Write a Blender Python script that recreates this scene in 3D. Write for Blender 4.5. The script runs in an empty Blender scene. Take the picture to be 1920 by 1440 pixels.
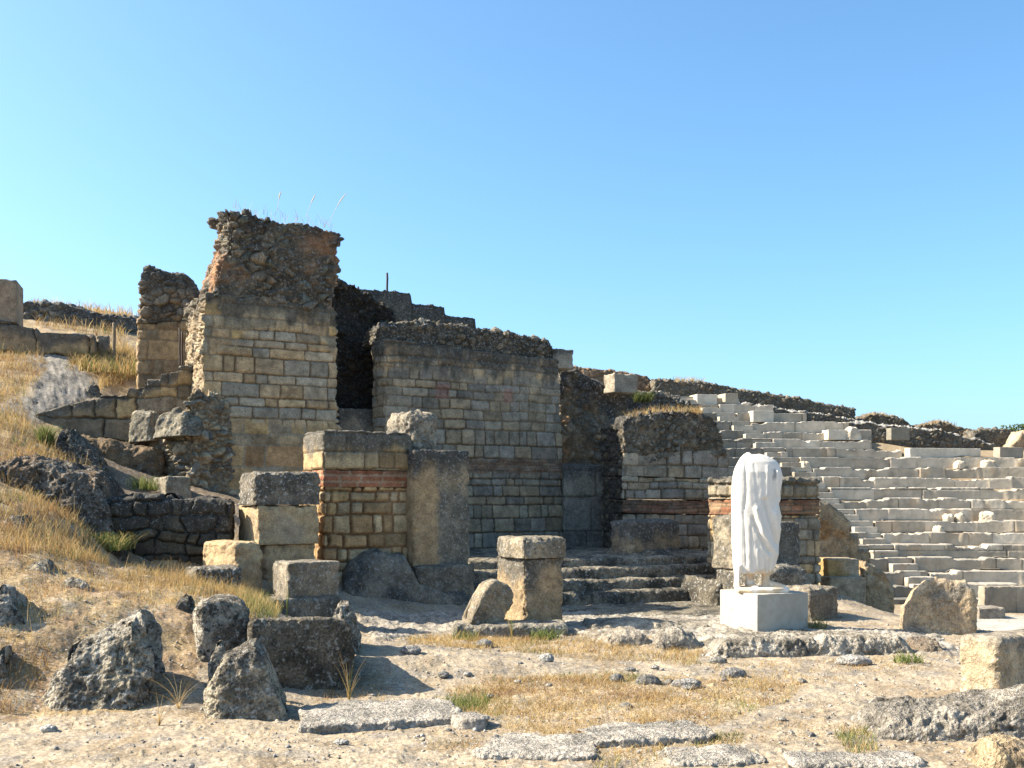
import bpy, math, random
import numpy as np
from mathutils import Vector
PI = math.pi
R_ = math.radians
sc = bpy.context.scene
COL = sc.collection
F, HZ, H = 2000.0, 930.0, 1.6          # focal length in photo pixels, horizon row, eye height (m)
YAW = R_(31)                            # the ruins stand turned by about this much
rng = np.random.default_rng(7)

# ------------------------------------------------------------------ noise
def _hash(i, j, k, seed):
    h = (i.astype(np.int64) * 374761393 + j.astype(np.int64) * 668265263 + k.astype(np.int64) * 2147483647 + seed * 1274126177) & 0xFFFFFFFF
    h = ((h ^ (h >> 13)) * 1274126177) & 0xFFFFFFFF
    h = ((h ^ (h >> 16)) * 2246822519) & 0xFFFFFFFF
    h = (h ^ (h >> 15)) & 0xFFFFFFFF
    return h
def _u(h): return (h & 0xFFFFFF) / 16777215.0
def noise3(P, seed=0):
    """gradient-ish value noise in about -1..1"""
    P = np.asarray(P, float)
    I = np.floor(P).astype(np.int64); f = P - I
    w = f * f * f * (f * (f * 6 - 15) + 10)
    out = 0
    for dx in (0, 1):
        wx = w[:, 0] if dx else 1 - w[:, 0]
        for dy in (0, 1):
            wy = w[:, 1] if dy else 1 - w[:, 1]
            for dz in (0, 1):
                wz = w[:, 2] if dz else 1 - w[:, 2]
                h = _hash(I[:, 0] + dx, I[:, 1] + dy, I[:, 2] + dz, seed)
                gx = (h & 1023) / 511.5 - 1; gy = ((h >> 10) & 1023) / 511.5 - 1; gz_ = ((h >> 20) & 1023) / 511.5 - 1
                out = out + wx * wy * wz * (gx * (f[:, 0] - dx) + gy * (f[:, 1] - dy) + gz_ * (f[:, 2] - dz))
    return out * 1.5
def fbm(P, octv=4, seed=0, gain=0.5, ridged=False):
    a, s, out = 1.0, 0.0, 0
    P = np.asarray(P, float)
    for o in range(octv):
        n = noise3(P, seed + o * 17)
        if ridged: n = 1 - 2 * np.abs(n)
        out = out + a * n; s += a; a *= gain
        P = P[:, [1, 2, 0]] * 2.03 + 11.3
    return out / s
def worley(P, seed=0):
    I = np.floor(P).astype(np.int64)
    n = len(P); f1 = np.full(n, 9.0); f2 = np.full(n, 9.0); cid = np.zeros(n, np.int64)
    for dx in (-1, 0, 1):
        for dy in (-1, 0, 1):
            for dz in (-1, 0, 1):
                i, j, k = I[:, 0] + dx, I[:, 1] + dy, I[:, 2] + dz
                h = _hash(i, j, k, seed)
                px = i + (h & 1023) / 1023.0; py = j + ((h >> 10) & 1023) / 1023.0; pz = k + ((h >> 20) & 1023) / 1023.0
                d = np.sqrt((px - P[:, 0]) ** 2 + (py - P[:, 1]) ** 2 + (pz - P[:, 2]) ** 2)
                m = d < f1
                f2 = np.where(m, f1, np.minimum(f2, d)); cid = np.where(m, h, cid); f1 = np.where(m, d, f1)
    return f1, f2, cid
def sstep(a, b, x):
    t = np.clip((x - a) / (b - a), 0, 1); return t * t * (3 - 2 * t)
def lerp(a, b, m):
    m = np.asarray(m)
    if np.ndim(a) == 2 or np.ndim(b) == 2: m = m[:, None]
    return a + (np.asarray(b) - a) * m

# ------------------------------------------------------------------ mesh + material helpers
def mesh_obj(name, V, Fq, mat, col=None, parent=None, origin=None, smooth=True, tris=False):
    V = np.asarray(V, float)
    if origin is None: origin = np.array([V[:, 0].mean(), V[:, 1].mean(), V[:, 2].min()])
    origin = np.asarray(origin, float)
    me = bpy.data.meshes.new(name)
    Fq = np.asarray(Fq, np.int32); k = Fq.shape[1]
    me.vertices.add(len(V)); me.vertices.foreach_set('co', (V - origin).astype(np.float32).ravel())
    me.loops.add(Fq.size); me.loops.foreach_set('vertex_index', Fq.ravel())
    me.polygons.add(len(Fq)); me.polygons.foreach_set('loop_start', np.arange(0, Fq.size, k, dtype=np.int32))
    if smooth: me.polygons.foreach_set('use_smooth', np.ones(len(Fq), bool))
    me.update(calc_edges=True)
    if col is not None:
        a = me.attributes.new('Col', 'FLOAT_COLOR', 'POINT')
        if col.shape[1] == 3: col = np.concatenate([col, np.zeros((len(col), 1))], 1)
        a.data.foreach_set('color', np.clip(col, 0, 1).astype(np.float32).ravel())
    me.materials.append(mat)
    o = bpy.data.objects.new(name, me); COL.objects.link(o)
    if parent is not None:
        o.parent = parent; o.location = Vector(origin) - parent.location
    else: o.location = origin
    return o
def tag(o, label, cat, group=None):
    o['label'] = label; o['category'] = cat
    if group: o['group'] = group
    return o
def thing(name, loc, label, cat, group=None):
    o = bpy.data.objects.new(name, None); COL.objects.link(o); o.location = loc; o.empty_display_size = .2
    return tag(o, label, cat, group)

def make_stone(name, n1=7.0, a1=(.72, 1.26), n2=70.0, a2=(.72, 1.28), bump=.6, dist=.015, white=(.46, .45, .41), black=(.055, .053, .047)):
    m = bpy.data.materials.new(name); m.use_nodes = True
    nt = m.node_tree; N = nt.nodes; L = nt.links
    b = N['Principled BSDF']; b.inputs['Roughness'].default_value = .92; b.inputs['Specular IOR Level'].default_value = .15
    tc = N.new('ShaderNodeTexCoord'); at = N.new('ShaderNodeAttribute'); at.attribute_name = 'Col'
    def noi(s, d, r=.6):
        n = N.new('ShaderNodeTexNoise'); n.inputs['Scale'].default_value = s; n.inputs['Detail'].default_value = d; n.inputs['Roughness'].default_value = r
        L.new(tc.outputs['Object'], n.inputs['Vector']); return n.outputs['Fac']
    def mr(x, a, b_, c, d):
        n = N.new('ShaderNodeMapRange'); L.new(x, n.inputs[0])
        for i, v in zip((1, 2, 3, 4), (a, b_, c, d)): n.inputs[i].default_value = v
        return n.outputs[0]
    def math_(op, x, y):
        n = N.new('ShaderNodeMath'); n.operation = op
        for i, v in enumerate((x, y)):
            if isinstance(v, (int, float)): n.inputs[i].default_value = v
            else: L.new(v, n.inputs[i])
        return n.outputs[0]
    def mix(f, a, b_):
        n = N.new('ShaderNodeMix'); n.data_type = 'RGBA'; L.new(f, n.inputs[0])
        for i, v in ((6, a), (7, b_)):
            if isinstance(v, tuple): n.inputs[i].default_value = (*v, 1)
            else: L.new(v, n.inputs[i])
        return n.outputs[2]
    A = noi(n1, 7, .65); B = noi(n2, 4); C = noi(24, 4, .7); D = noi(15, 5, .7)
    k = math_('MULTIPLY', mr(A, .3, .7, *a1), mr(B, .3, .7, *a2))
    vm = N.new('ShaderNodeVectorMath'); vm.operation = 'SCALE'; L.new(at.outputs['Color'], vm.inputs[0]); L.new(k, vm.inputs['Scale'])
    c = mix(math_('MULTIPLY', mr(D, .52, .6, 0, 1), at.outputs['Alpha']), vm.outputs[0], black)
    c = mix(math_('MULTIPLY', mr(C, .56, .63, 0, 1), at.outputs['Alpha']), c, white)
    L.new(c, b.inputs['Base Color'])
    bp = N.new('ShaderNodeBump'); bp.inputs['Strength'].default_value = bump; bp.inputs['Distance'].default_value = dist
    L.new(math_('ADD', math_('MULTIPLY', B, .6), C), bp.inputs['Height']); L.new(bp.outputs[0], b.inputs['Normal'])
    return m
def make_attr(name, rough=.8, trans=0.0, spec=.1):
    m = bpy.data.materials.new(name); m.use_nodes = True
    nt = m.node_tree; b = nt.nodes['Principled BSDF']; at = nt.nodes.new('ShaderNodeAttribute'); at.attribute_name = 'Col'
    nz = nt.nodes.new('ShaderNodeTexNoise'); nz.inputs['Scale'].default_value = 9
    mx = nt.nodes.new('ShaderNodeMapRange'); mx.inputs[1].default_value = .3; mx.inputs[2].default_value = .7; mx.inputs[3].default_value = .75; mx.inputs[4].default_value = 1.2
    vm = nt.nodes.new('ShaderNodeVectorMath'); vm.operation = 'SCALE'
    nt.links.new(nz.outputs['Fac'], mx.inputs[0]); nt.links.new(at.outputs['Color'], vm.inputs[0]); nt.links.new(mx.outputs[0], vm.inputs['Scale'])
    nt.links.new(vm.outputs[0], b.inputs['Base Color'])
    b.inputs['Roughness'].default_value = rough; b.inputs['Specular IOR Level'].default_value = spec
    if trans:
        t = nt.nodes.new('ShaderNodeBsdfTranslucent'); ms = nt.nodes.new('ShaderNodeMixShader'); ms.inputs[0].default_value = trans
        nt.links.new(vm.outputs[0], t.inputs['Color']); out = nt.nodes['Material Output']
        nt.links.new(b.outputs[0], ms.inputs[1]); nt.links.new(t.outputs[0], ms.inputs[2]); nt.links.new(ms.outputs[0], out.inputs['Surface'])
    return m
M_STONE = make_stone('weathered_stone', a1=(.58, 1.36), a2=(.6, 1.38), bump=.9, dist=.02)
M_CUT = make_stone('cut_limestone', n1=3.0, a1=(.82, 1.15), n2=60, a2=(.86, 1.12), bump=.35, dist=.01)
M_ROCK = make_stone('lichen_rock', n1=6.0, a1=(.6, 1.34), n2=48, a2=(.56, 1.42), bump=1.0, dist=.035, white=(.44, .42, .37), black=(.04, .037, .03))
M_SOIL = make_stone('dusty_soil', n1=2.5, a1=(.7, 1.18), n2=45, a2=(.54, 1.32), bump=.6, dist=.02, white=(.5, .46, .4), black=(.13, .11, .085))
M_GRASS = make_attr('dry_grass', .85, .35)
M_LEAF = make_attr('leaf', .6, .3, .2)
M_MARBLE = make_stone('white_marble', n1=4.0, a1=(.95, 1.04), n2=30, a2=(.96, 1.03), bump=.15, dist=.006)
M_IRON = bpy.data.materials.new('rusty_iron'); M_IRON.use_nodes = True
_b = M_IRON.node_tree.nodes['Principled BSDF']; _b.inputs['Base Color'].default_value = (.05, .035, .028, 1); _b.inputs['Roughness'].default_value = .8

# ------------------------------------------------------------------ projection helpers (photo measurement -> place)
def at(px, py, Y):
    return np.array([(px - 960) / F * Y, Y, H + (HZ - py) / F * Y])
class Plane:
    """vertical plane standing at (A) turned by ang; u runs right, v runs away from the viewer"""
    def __init__(s, px, Y, ang=YAW):
        s.A = np.array([(px - 960) / F * Y, Y]); s.u = np.array([math.cos(ang), math.sin(ang)]); s.v = np.array([-s.u[1], s.u[0]])
    def st(s, px, py):
        dx = (px - 960) / F
        q = (dx * s.A[1] - s.A[0]) / (s.u[0] - dx * s.u[1]); Y = s.A[1] + q * s.u[1]
        return q, H + (HZ - py) / F * Y
    def xyz(s, P):
        return np.stack([s.A[0] + P[:, 0] * s.u[0] + P[:, 1] * s.v[0], s.A[1] + P[:, 0] * s.u[1] + P[:, 1] * s.v[1], P[:, 2]], 1)

# ------------------------------------------------------------------ ground height
_cp = [  # photo column, row, distance
 (-300,1440,6.3),(300,1440,6.27),(960,1440,6.27),(1600,1440,6.27),(2200,1440,6.27),(0,1400,6.8),(500,1380,7.1),(960,1350,7.62),(1400,1350,7.62),(1900,1350,7.62),
 (750,1280,9.14),(795,1230,9.7),(900,1216,10.5),(1000,1280,9.14),(1400,1280,9.14),(1800,1280,9.14),(720,1175,13.1),(850,1170,13.3),(1100,1200,11.8),(1300,1228,10.7),(1700,1235,10.4),(1900,1310,8.4),
 (1430,1190,12.3),(1280,1160,13.8),(1080,1165,13.6),(1560,1188,12.4),(1700,1196,12.1),
 (0,1350,7.6),(150,1352,7.6),(300,1348,7.7),(400,1362,7.4),(340,1300,8.2),(340,1210,9.2),(400,1150,10),(250,1140,9.5),(100,1150,9),(20,1200,8.5),(0,1100,9.6),
 (200,1090,10.6),(330,1090,11.2),(430,1112,11.6),(100,1040,10.8),(200,1055,12.2),(300,1085,12.8),(420,1085,12.9),(50,1000,11.5),(150,985,12.5),(195,1035,13),
 (90,930,13.3),(40,880,13.8),(150,885,14.5),(190,905,15),(300,922,15.4),(400,937,15.4),(240,885,16),(30,800,15.5),(100,812,16.5),(200,845,17),
 (60,745,18),(150,735,19),(0,680,19.5),(100,662,21.5),(200,672,21.5),(250,702,21),(-150,650,21),(-300,800,15),(-300,1000,10.5),(-300,1200,8),
 (100,575,30),(250,592,29),(-300,560,30),(500,1135,12.8),(560,1165,11.4),(560,1312,8.6),(650,1312,8.65),(650,1155,13.2),(880,1145,14.2),
 (700,1080,17.5),(1000,1085,17.6),(1200,1088,17.8),(1340,1088,17.6),(1300,1160,14.6),(500,942,17.5),(600,960,17.5),(1480,1100,16),(1500,1080,17.5),(1600,1172,17.5),(1690,1172,18.6)]
_cx = [(.9,15.3,-.06),(2.4,15.6,-.1),(3.6,16.2,-.12),(2.2,16.8,-.05),(6.6,15.2,-.5),(8.2,15,-.45),(7.2,17.5,-1.15),(9,18,-1.25),(7,21,-1.35),(9,24,-1.45),(12,20,-1.4),(9,28,-1.55),(13,28,-1.55),(9,31,-1.6),(0,3,0),(-4,3,.05),(4,3,0),(0,-6,0),(-12,-4,.6),(12,-4,0),(14,8,0),(14,14,-.4),(-9,3,.3),(-12,8,1.5)]
CPT = np.array([at(*c) for c in _cp] + [np.array(c, float) for c in _cx])
def _tps(r2): return .5 * r2 * np.log(r2 + 1e-9)
_n = len(CPT); _d2 = ((CPT[:, None, :2] - CPT[None, :, :2]) ** 2).sum(2)
_K = _tps(_d2) + np.eye(_n) * .02; _Pm = np.concatenate([np.ones((_n, 1)), CPT[:, :2]], 1)
_S = np.linalg.solve(np.block([[_K, _Pm], [_Pm.T, np.zeros((3, 3))]]), np.concatenate([CPT[:, 2], np.zeros(3)]))
CC, ZORC, RISE, GO = np.array([14.0, 14.0]), -1.8, .37, .62      # centre of the seating, orchestra level, seat rise and depth
def ground_smooth(X, Y):
    X = np.atleast_1d(np.asarray(X, float)); Y = np.atleast_1d(np.asarray(Y, float)); Z = np.empty(len(X))
    rr = np.hypot(X, Y)
    for i in range(0, len(X), 40000):
        x, y = X[i:i + 40000], Y[i:i + 40000]
        d2 = (x[:, None] - CPT[None, :, 0]) ** 2 + (y[:, None] - CPT[None, :, 1]) ** 2
        Z[i:i + 40000] = _tps(d2) @ _S[:_n] + _S[_n] + _S[_n + 1] * x + _S[_n + 2] * y
    Z = np.clip(Z, -1.9, 7.0)
    Rc = np.hypot(X - CC[0], Y - CC[1])
    cone = ZORC - .35 + np.clip((Rc - 17.0) / GO * RISE, -.05, 9)
    cap = np.interp(X, [-6, 0, 5, 12, 20], [5.6, 5.2, 4.6, 3.7, 3.4])
    cone = np.maximum(np.minimum(cone, cap), -1.58)
    w = sstep(20, 24, Y) * sstep(-1.0, 2.5, X)
    Z = lerp(Z, cone, w)
    far = np.interp(X, [-30, -8, 5, 20], [6.5, 6.2, 3.6, 3.3])
    Z = lerp(Z, far * 1.0, sstep(47, 58, rr) * sstep(0, 10, Y))
    return lerp(Z, np.where(Y > 0, 3.2, 0.3), sstep(60, 150, rr))
def gz(x, y): return float(ground_smooth([x], [y])[0])

# ------------------------------------------------------------------ surface patterns: f(q) -> (displacement, colour[N,4])
TAN = [(.46,.34,.21),(.51,.40,.26),(.40,.31,.205),(.38,.335,.265),(.34,.31,.265),(.47,.33,.18),(.44,.37,.26)]
GREY = [(.30,.275,.225),(.335,.30,.24),(.27,.25,.215),(.25,.24,.22),(.35,.29,.21),(.31,.26,.19),(.29,.27,.24)]
DARKR = [(.125,.113,.095),(.16,.143,.115),(.09,.084,.073),(.185,.155,.115),(.21,.165,.11),(.075,.07,.062)]
WARMR = [(.33,.25,.16),(.28,.22,.155),(.22,.19,.15),(.36,.29,.20),(.30,.19,.11),(.17,.155,.13)]
BRICK = [(.29,.125,.075),(.33,.155,.095),(.25,.115,.075),(.33,.19,.125)]
LIME = [(.50,.455,.38),(.47,.42,.345),(.54,.50,.43),(.44,.395,.325),(.49,.43,.34)]
WARM = np.array([1.03, .95, .82])
WARM_R = np.array([1.0, .97, .90])
def pick(pal, h, warm=None):
    pal = np.array(pal) * (WARM if warm is None else warm); return pal[(h * len(pal)).astype(int) % len(pal)] * (0.76 + .46 * ((h * 97.3) % 1))[:, None]
def rgba(c, a): return np.concatenate([c, np.broadcast_to(np.asarray(a, float).reshape(-1, 1), (len(c), 1))], 1)

def masonry(ch=.2, cw=.34, joint=.022, relief=.03, pal=TAN, mortar=(.24,.175,.115), seed=1, wob=.028, lich=.1, jit=.4, stag=.014, flush=.6, stain=.38, force=0.):
    r = np.random.default_rng(seed)
    zs = [-4.0]
    while zs[-1] < 12: zs.append(zs[-1] + ch * r.uniform(1 - jit, 1 + jit))
    zs = np.array(zs)
    rows = []
    for i in range(len(zs)):
        xs = [-8 - r.uniform(0, 1)]
        while xs[-1] < 26: xs.append(xs[-1] + cw * r.choice([.55, .75, 1, 1.15, 1.5]) * r.uniform(.85, 1.15))
        rows.append(np.array(xs))
    def f(q):
        Q = np.stack([q.pu, q.t, np.zeros(len(q.t)) + seed * 3.1], 1)
        t = q.t + wob * fbm(Q * 1.6, 3, seed); pu = q.pu + wob * .9 * fbm(Q * 2.3 + 40, 3, seed + 5)
        c = np.clip(np.searchsorted(zs, t) - 1, 0, len(zs) - 2); fl = np.maximum(force, flush * sstep(-.05, .25, fbm(Q * .55 + 21, 3, seed + 31)))
        dv = np.minimum(t - zs[c], zs[c + 1] - t)
        du = np.zeros(len(t)); sid = np.zeros(len(t))
        for k in np.unique(c):
            m = c == k; xs = rows[k]; i = np.clip(np.searchsorted(xs, pu[m]) - 1, 0, len(xs) - 2)
            du[m] = np.minimum(pu[m] - xs[i], xs[i + 1] - pu[m]); sid[m] = i
        rad = .035; a = np.clip(rad - du, 0, None); b = np.clip(rad - dv, 0, None)
        e = np.where((a > 0) & (b > 0), rad - np.hypot(a, b), np.minimum(du, dv))
        e = e + .006 * noise3(Q * 22, seed + 9)
        h = _u(_hash(sid.astype(np.int64), c.astype(np.int64), np.zeros(len(t), np.int64), seed)); h2 = (h * 53.7) % 1
        jw = joint * (.4 + .7 * _u(_hash(sid.astype(np.int64) // 3, c.astype(np.int64), np.ones(len(t), np.int64), seed + 3)))
        inn = sstep(jw * .4, jw * .4 + .02, e)
        d = -relief * (1 - inn) * (1 - .85 * fl) + (h2 - .5) * 2 * stag * inn * (1 - .5 * fl) + .008 * fbm(Q * 8, 4, seed + 2, .7)
        mc = lerp(np.tile(np.array(mortar) * WARM * .6, (len(t), 1)), np.array(mortar) * WARM * 1.35, fl)
        col = lerp(mc, pick(pal, h), sstep(jw * .38, jw * .38 + .009, e + .006 * fl * noise3(Q * 40, seed)))
        col = col * (1 + .3 * fbm(Q * 2.6 + 3, 3, seed + 41))[:, None]
        col = lerp(col, np.array([.10, .092, .075]), stain * sstep(.12, .42, fbm(Q * np.array([1.9, 1.1, 1]) + 60, 4, seed + 42, .62)))
        return d, rgba(col, lich)
    return f
def rubble(cell=.2, flat=1.5, relief=.08, pal=DARKR, mortar=(.16,.125,.085), seed=1, lich=.35, wob=.35):
    def f(q):
        P = q.P * np.array([1 / cell, 1 / cell, flat / cell])
        P = P + wob * np.stack([fbm(P * .8 + 7, 2, seed + 1), fbm(P * .8 + 31, 2, seed + 2), fbm(P * .8 + 57, 2, seed + 3)], 1)
        f1, f2, cid = worley(P, seed); g1, g2, gid = worley(P * 2.1 + 5, seed + 50)
        sm = (fbm(q.P * 1.9 + 13, 3, seed + 51) > .06)                 # pockets of small stones
        e = np.where(sm, (g2 - g1) * .6, f2 - f1); cid = np.where(sm, gid, cid); h = _u(cid); h2 = _u(cid >> 8)
        bed = sstep(-.22, .2, fbm(q.P * 1.4 + 3, 3, seed + 52))           # where mortar fills the joints
        inn = sstep(.02, .26, e); k = np.where(sm, .6, 1.) * (.3 + .7 * bed)
        n1 = fbm(q.P * 5.5, 5, seed + 4, .66)
        d = relief * (k * (inn * (.4 + .6 * h2)) - .5) + relief * .75 * n1
        mcol = np.array(mortar) * WARM_R * .85
        col = lerp(np.tile(mcol, (len(h), 1)), pick(pal, h, WARM_R), sstep(.03, .14, e) * (.45 + .55 * bed)) * (1 + .38 * fbm(q.P * 3 + 3, 4, seed + 41, .65))[:, None]
        return d, rgba(col, lich)
    return f
def rock(c1=(.25,.235,.205), c2=(.10,.095,.085), amp=.06, scale=2.2, seed=1, lich=.7, pit=.5, c3=None, thr=0.0, tint=True):
    if tint: c1, c2, c3 = [None if c is None else np.array(c) * WARM for c in (c1, c2, c3)]
    def f(q):
        n = fbm(q.P * scale, 5, seed, .55); r = fbm(q.P * scale * 2.1 + 5, 4, seed + 40, .6, True)
        f1, f2, cid = worley(q.P * scale * 4.5 + .6 * noise3(q.P * scale * 3, seed)[:, None], seed + 8)
        d = amp * (n + .45 * r + .28 * fbm(q.P * scale * 5 + 2, 3, seed + 60, .7, True)) - amp * pit * sstep(.45, .05, f1) * sstep(-.2, .3, fbm(q.P * scale * .9 + 3, 2, seed + 6))
        m = sstep(thr - .25, thr + .25, fbm(q.P * scale * 1.3 + 9, 4, seed + 20, .6))
        col = lerp(np.tile(np.array(c1), (len(n), 1)), np.array(c2)[None, :], m)
        if c3 is not None: col = lerp(col, np.array(c3)[None, :], sstep(.05, .35, fbm(q.P * scale * .8 + 77, 3, seed + 33)))
        return d, rgba(col, lich)
    return f
def mixp(mask, A, B):
    def f(q):
        m = mask(q); da, ca = A(q); db, cb = B(q)
        return lerp(da, db, m), lerp(ca, cb, m)
    return f
def crust(A, col=(.075,.07,.06), h=.35, drip=.5, seed=3, lich=.5, amt=.85):
    """dark lichen crust growing along the upper edge and running down in streaks"""
    def f(q):
        d, c = A(q)
        n = fbm(np.stack([q.pu * 3.2, q.t * .9, q.P[:, 1]], 1) + seed, 4, seed); n2 = fbm(q.P * 9, 3, seed + 4)
        m = amt * sstep(-.16, .16, (h - q.dt) / max(h, .01) * .35 + n * drip + n2 * .15)
        return d, lerp(c, np.array([*col, lich])[None, :], m)
    return f
def below(pl, line, soft=.06):
    """1 under the given outline (photo points on that plane)"""
    st = np.array([pl.st(*p) for p in line])
    def m(q): return sstep(soft, -soft, q.t - np.interp(q.s, st[:, 0], st[:, 1]) + .08 * fbm(q.P * 4, 3, 5))
    return m
class Q: pass

# ------------------------------------------------------------------ one free-standing mass (wall, block or boulder)
def lump(name, pl, top, bot, D, pat, left=None, right=None, W=None, res=None, r=.03, rt=.03, batter=0., jag=0., jagf=6., edge=0., mat=None, parent=None,
         bury=.12, xform=None, seed=0, lean=0., topslope=0., spine=True, edgef=3., chip=.045):
    """top/bot/left/right: photo points on plane pl, or plain numbers (heights in metres)"""
    if W is None:
        S0 = pl.st(*left[0])[0] if left else pl.st(*top[0])[0]; S1 = pl.st(*right[0])[0] if right else pl.st(*top[-1])[0]
    else: S0, S1 = 0., W
    def line(pp, idx):
        a = np.array([pl.st(*p) for p in pp]); return a[np.argsort(a[:, idx])]
    if isinstance(top, (int, float)): Tf = lambda s: np.full(len(s), float(top))
    elif callable(top): Tf = top
    else: tl = line(top, 0); Tf = lambda s: np.interp(s, tl[:, 0], tl[:, 1])
    if bot is None:
        cs = np.array([[a, b, 0] for a in np.linspace(S0, S1, 5) for b in np.linspace(0, D, 4)]); w = pl.xyz(cs); zb = ground_smooth(w[:, 0], w[:, 1]).min() - bury
        Bf = lambda s: np.full(len(s), zb)
    elif isinstance(bot, (int, float)): Bf = lambda s: np.full(len(s), float(bot))
    else: bl = line(bot, 0); Bf = lambda s: np.interp(s, bl[:, 0], bl[:, 1])
    if left: ll = line(left, 1)
    if right: rl = line(right, 1)
    Lf = (lambda t: np.interp(t, ll[:, 1], ll[:, 0])) if left else (lambda t: np.full(len(t), S0))
    Rf = (lambda t: np.interp(t, rl[:, 1], rl[:, 0])) if right else (lambda t: np.full(len(t), S1))
    Wn = S1 - S0
    if res is None: res = float(np.clip(pl.A[1] * .00105, .008, .03))
    hm = max(float((Tf(np.linspace(S0, S1, 9)) - Bf(np.linspace(S0, S1, 9))).max()), .03)
    r = min(r, Wn * .49, D * .49); rt = min(rt, hm * .6)
    def ladder(Lg, step, rr):     # samples along one side, dense at corners
        n = max(3, int(Lg / step)); x = np.linspace(0, Lg, n + 1)
        ex = np.array([rr * k for k in (.25, .5, .75, 1)]); x = np.concatenate([x, ex, Lg - ex]); x = np.unique(np.round(x[(x >= 0) & (x <= Lg)], 4)); return x
    sf = ladder(Wn, res, r); sd = ladder(D, res * 1.3, r); sb = ladder(Wn, res * 4, r)
    ring = [(0., D - x, 0) for x in sd[:-1]] + [(x, 0., 1) for x in sf[:-1]] + [(Wn, x, 2) for x in sd[:-1]] + [(Wn - x, D, 3) for x in sb[:-1]]
    A = np.array(ring); n = len(A); s, d, face = A[:, 0], A[:, 1], A[:, 2].astype(int)
    es = np.minimum(s, Wn - s); ed = np.minimum(d, D - d); oth = np.where(np.isin(face, (0, 2)), ed, es)
    sgs = np.where(s < Wn / 2, -1., 1.); sgd = np.where(d < D / 2, -1., 1.)
    phi = np.where(oth < r, (1 - oth / max(r, 1e-6)) * PI / 4, 0.)
    onS = np.isin(face, (0, 2))
    ns = np.where(onS, np.cos(phi), np.sin(phi)) * sgs; nd = np.where(onS, np.sin(phi), np.cos(phi)) * sgd
    cor = oth < r
    cs_ = np.where(sgs < 0, r, Wn - r); cd_ = np.where(sgd < 0, r, D - r)
    s = np.where(cor, cs_ + ns * r, s); d = np.where(cor, cd_ + nd * r, d)
    pu = np.where(face == 0, -d, np.where(face == 1, s, np.where(face == 2, Wn + d, Wn + D + (Wn - s)))) + S0
    hn = max(3, int(hm / res)); hh = np.linspace(0, 1, hn + 1); hh = np.unique(np.concatenate([hh, 1 - np.array([.15, .3, .5, .7, .9]) * rt / hm]))
    sg = s + S0
    jn = jag * fbm(np.stack([sg * jagf, d * jagf, np.full(n, seed * 3.7)], 1), 3, seed + 70) if jag else 0.
    Tn = Tf(sg) + jn - topslope * d; Bn = np.minimum(Bf(sg), Tn - .02)
    rows = []
    def emit(scl, t, nz, capm):
        """positions at inset scl (0 rim..1 spine)"""
        rows.append((scl, t, nz, capm))
    VV, NN, PU, TT, DT, FA, CP = [], [], [], [], [], [], []
    a = s / Wn
    for h in hh:
        t = Bn + (Tn - Bn) * h; below_ = Tn - t
        k = np.clip((rt - below_) / max(rt, 1e-6), 0, 1); ins = rt * (1 - np.sqrt(np.clip(1 - k * k, 0, 1)))
        Ls, Rs = Lf(t) - S0, Rf(t) - S0
        ss = Ls + (Rs - Ls) * a - ns * ins; dd = d - nd * ins + (batter * (t - Bn)) * (1 - d / D) + lean * (t - Bn)
        if edge: ss = ss + edge * fbm(np.stack([t * edgef, d * edgef + sgs * 9, np.full(n, seed * 1.3)], 1), 3, seed + 80) * np.abs(sgs) * sstep(.25 * Wn, 0, es) * sgs
        VV.append(np.stack([ss + S0, dd, t], 1)); c = np.sqrt(np.clip(1 - k * k, 0, 1)); NN.append(np.stack([ns * c, nd * c, k], 1))
        PU.append(pu); TT.append(t); DT.append(Tn - t); FA.append(face); CP.append(np.zeros(n))
    top_ring = VV[-1].copy()
    kc = int(np.clip(min(D, Wn) / 2 / (res * 1.3), 3, 26))
    m = min(Wn, D) * .5
    spS = np.clip(top_ring[:, 0], S0 + min(m, Wn * .5), S1 - min(m, Wn * .5)); spD = np.clip(top_ring[:, 1], top_ring[:, 1].min() + min(m, D * .5), max(top_ring[:, 1].max() - min(m, D * .5), top_ring[:, 1].min() + min(m, D * .5)))
    for kk in range(1, kc + 1):
        w = kk / kc; ss = top_ring[:, 0] + (spS - top_ring[:, 0]) * w; dd = top_ring[:, 1] + (spD - top_ring[:, 1]) * w
        jn2 = jag * fbm(np.stack([ss * jagf, dd * jagf, np.full(n, seed * 3.7)], 1), 3, seed + 70) if jag else 0.
        t = Tf(ss) + jn2 - topslope * dd
        VV.append(np.stack([ss, dd, t], 1)); NN.append(np.tile([0., 0., 1.], (n, 1))); PU.append(pu); TT.append(t); DT.append(np.zeros(n)); FA.append(np.full(n, 4)); CP.append(np.ones(n))
    V = np.concatenate(VV); Nn = np.concatenate(NN); q = Q()
    q.P = V + seed * 7.31; q.s = V[:, 0]; q.d = V[:, 1]; q.t = np.concatenate(TT); q.pu = np.concatenate(PU); q.dt = np.concatenate(DT); q.face = np.concatenate(FA); q.cap = np.concatenate(CP)
    disp, colr = pat(q)
    if chip:                                        # worn and broken arrises
        nh = len(hh); eS = np.concatenate([np.tile(oth, nh), np.full(n * kc, 9.)]); eT = np.concatenate([np.concatenate(DT[:nh])] + [np.full(n, m * (kk + 1) / kc) for kk in range(kc)])
        near_ = np.maximum(sstep(.13, 0, eS), sstep(.11, 0, eT)); disp = disp - chip * near_ * np.clip(fbm(q.P * 6 + 4, 4, seed + 91, .62) * 1.6 + .12, 0, 1.2)
    inner = 1.0
    V = V + Nn * (disp * inner)[:, None]
    nb = len(hh) + kc
    i = np.arange(n); j = (i + 1) % n
    fq = []
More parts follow.
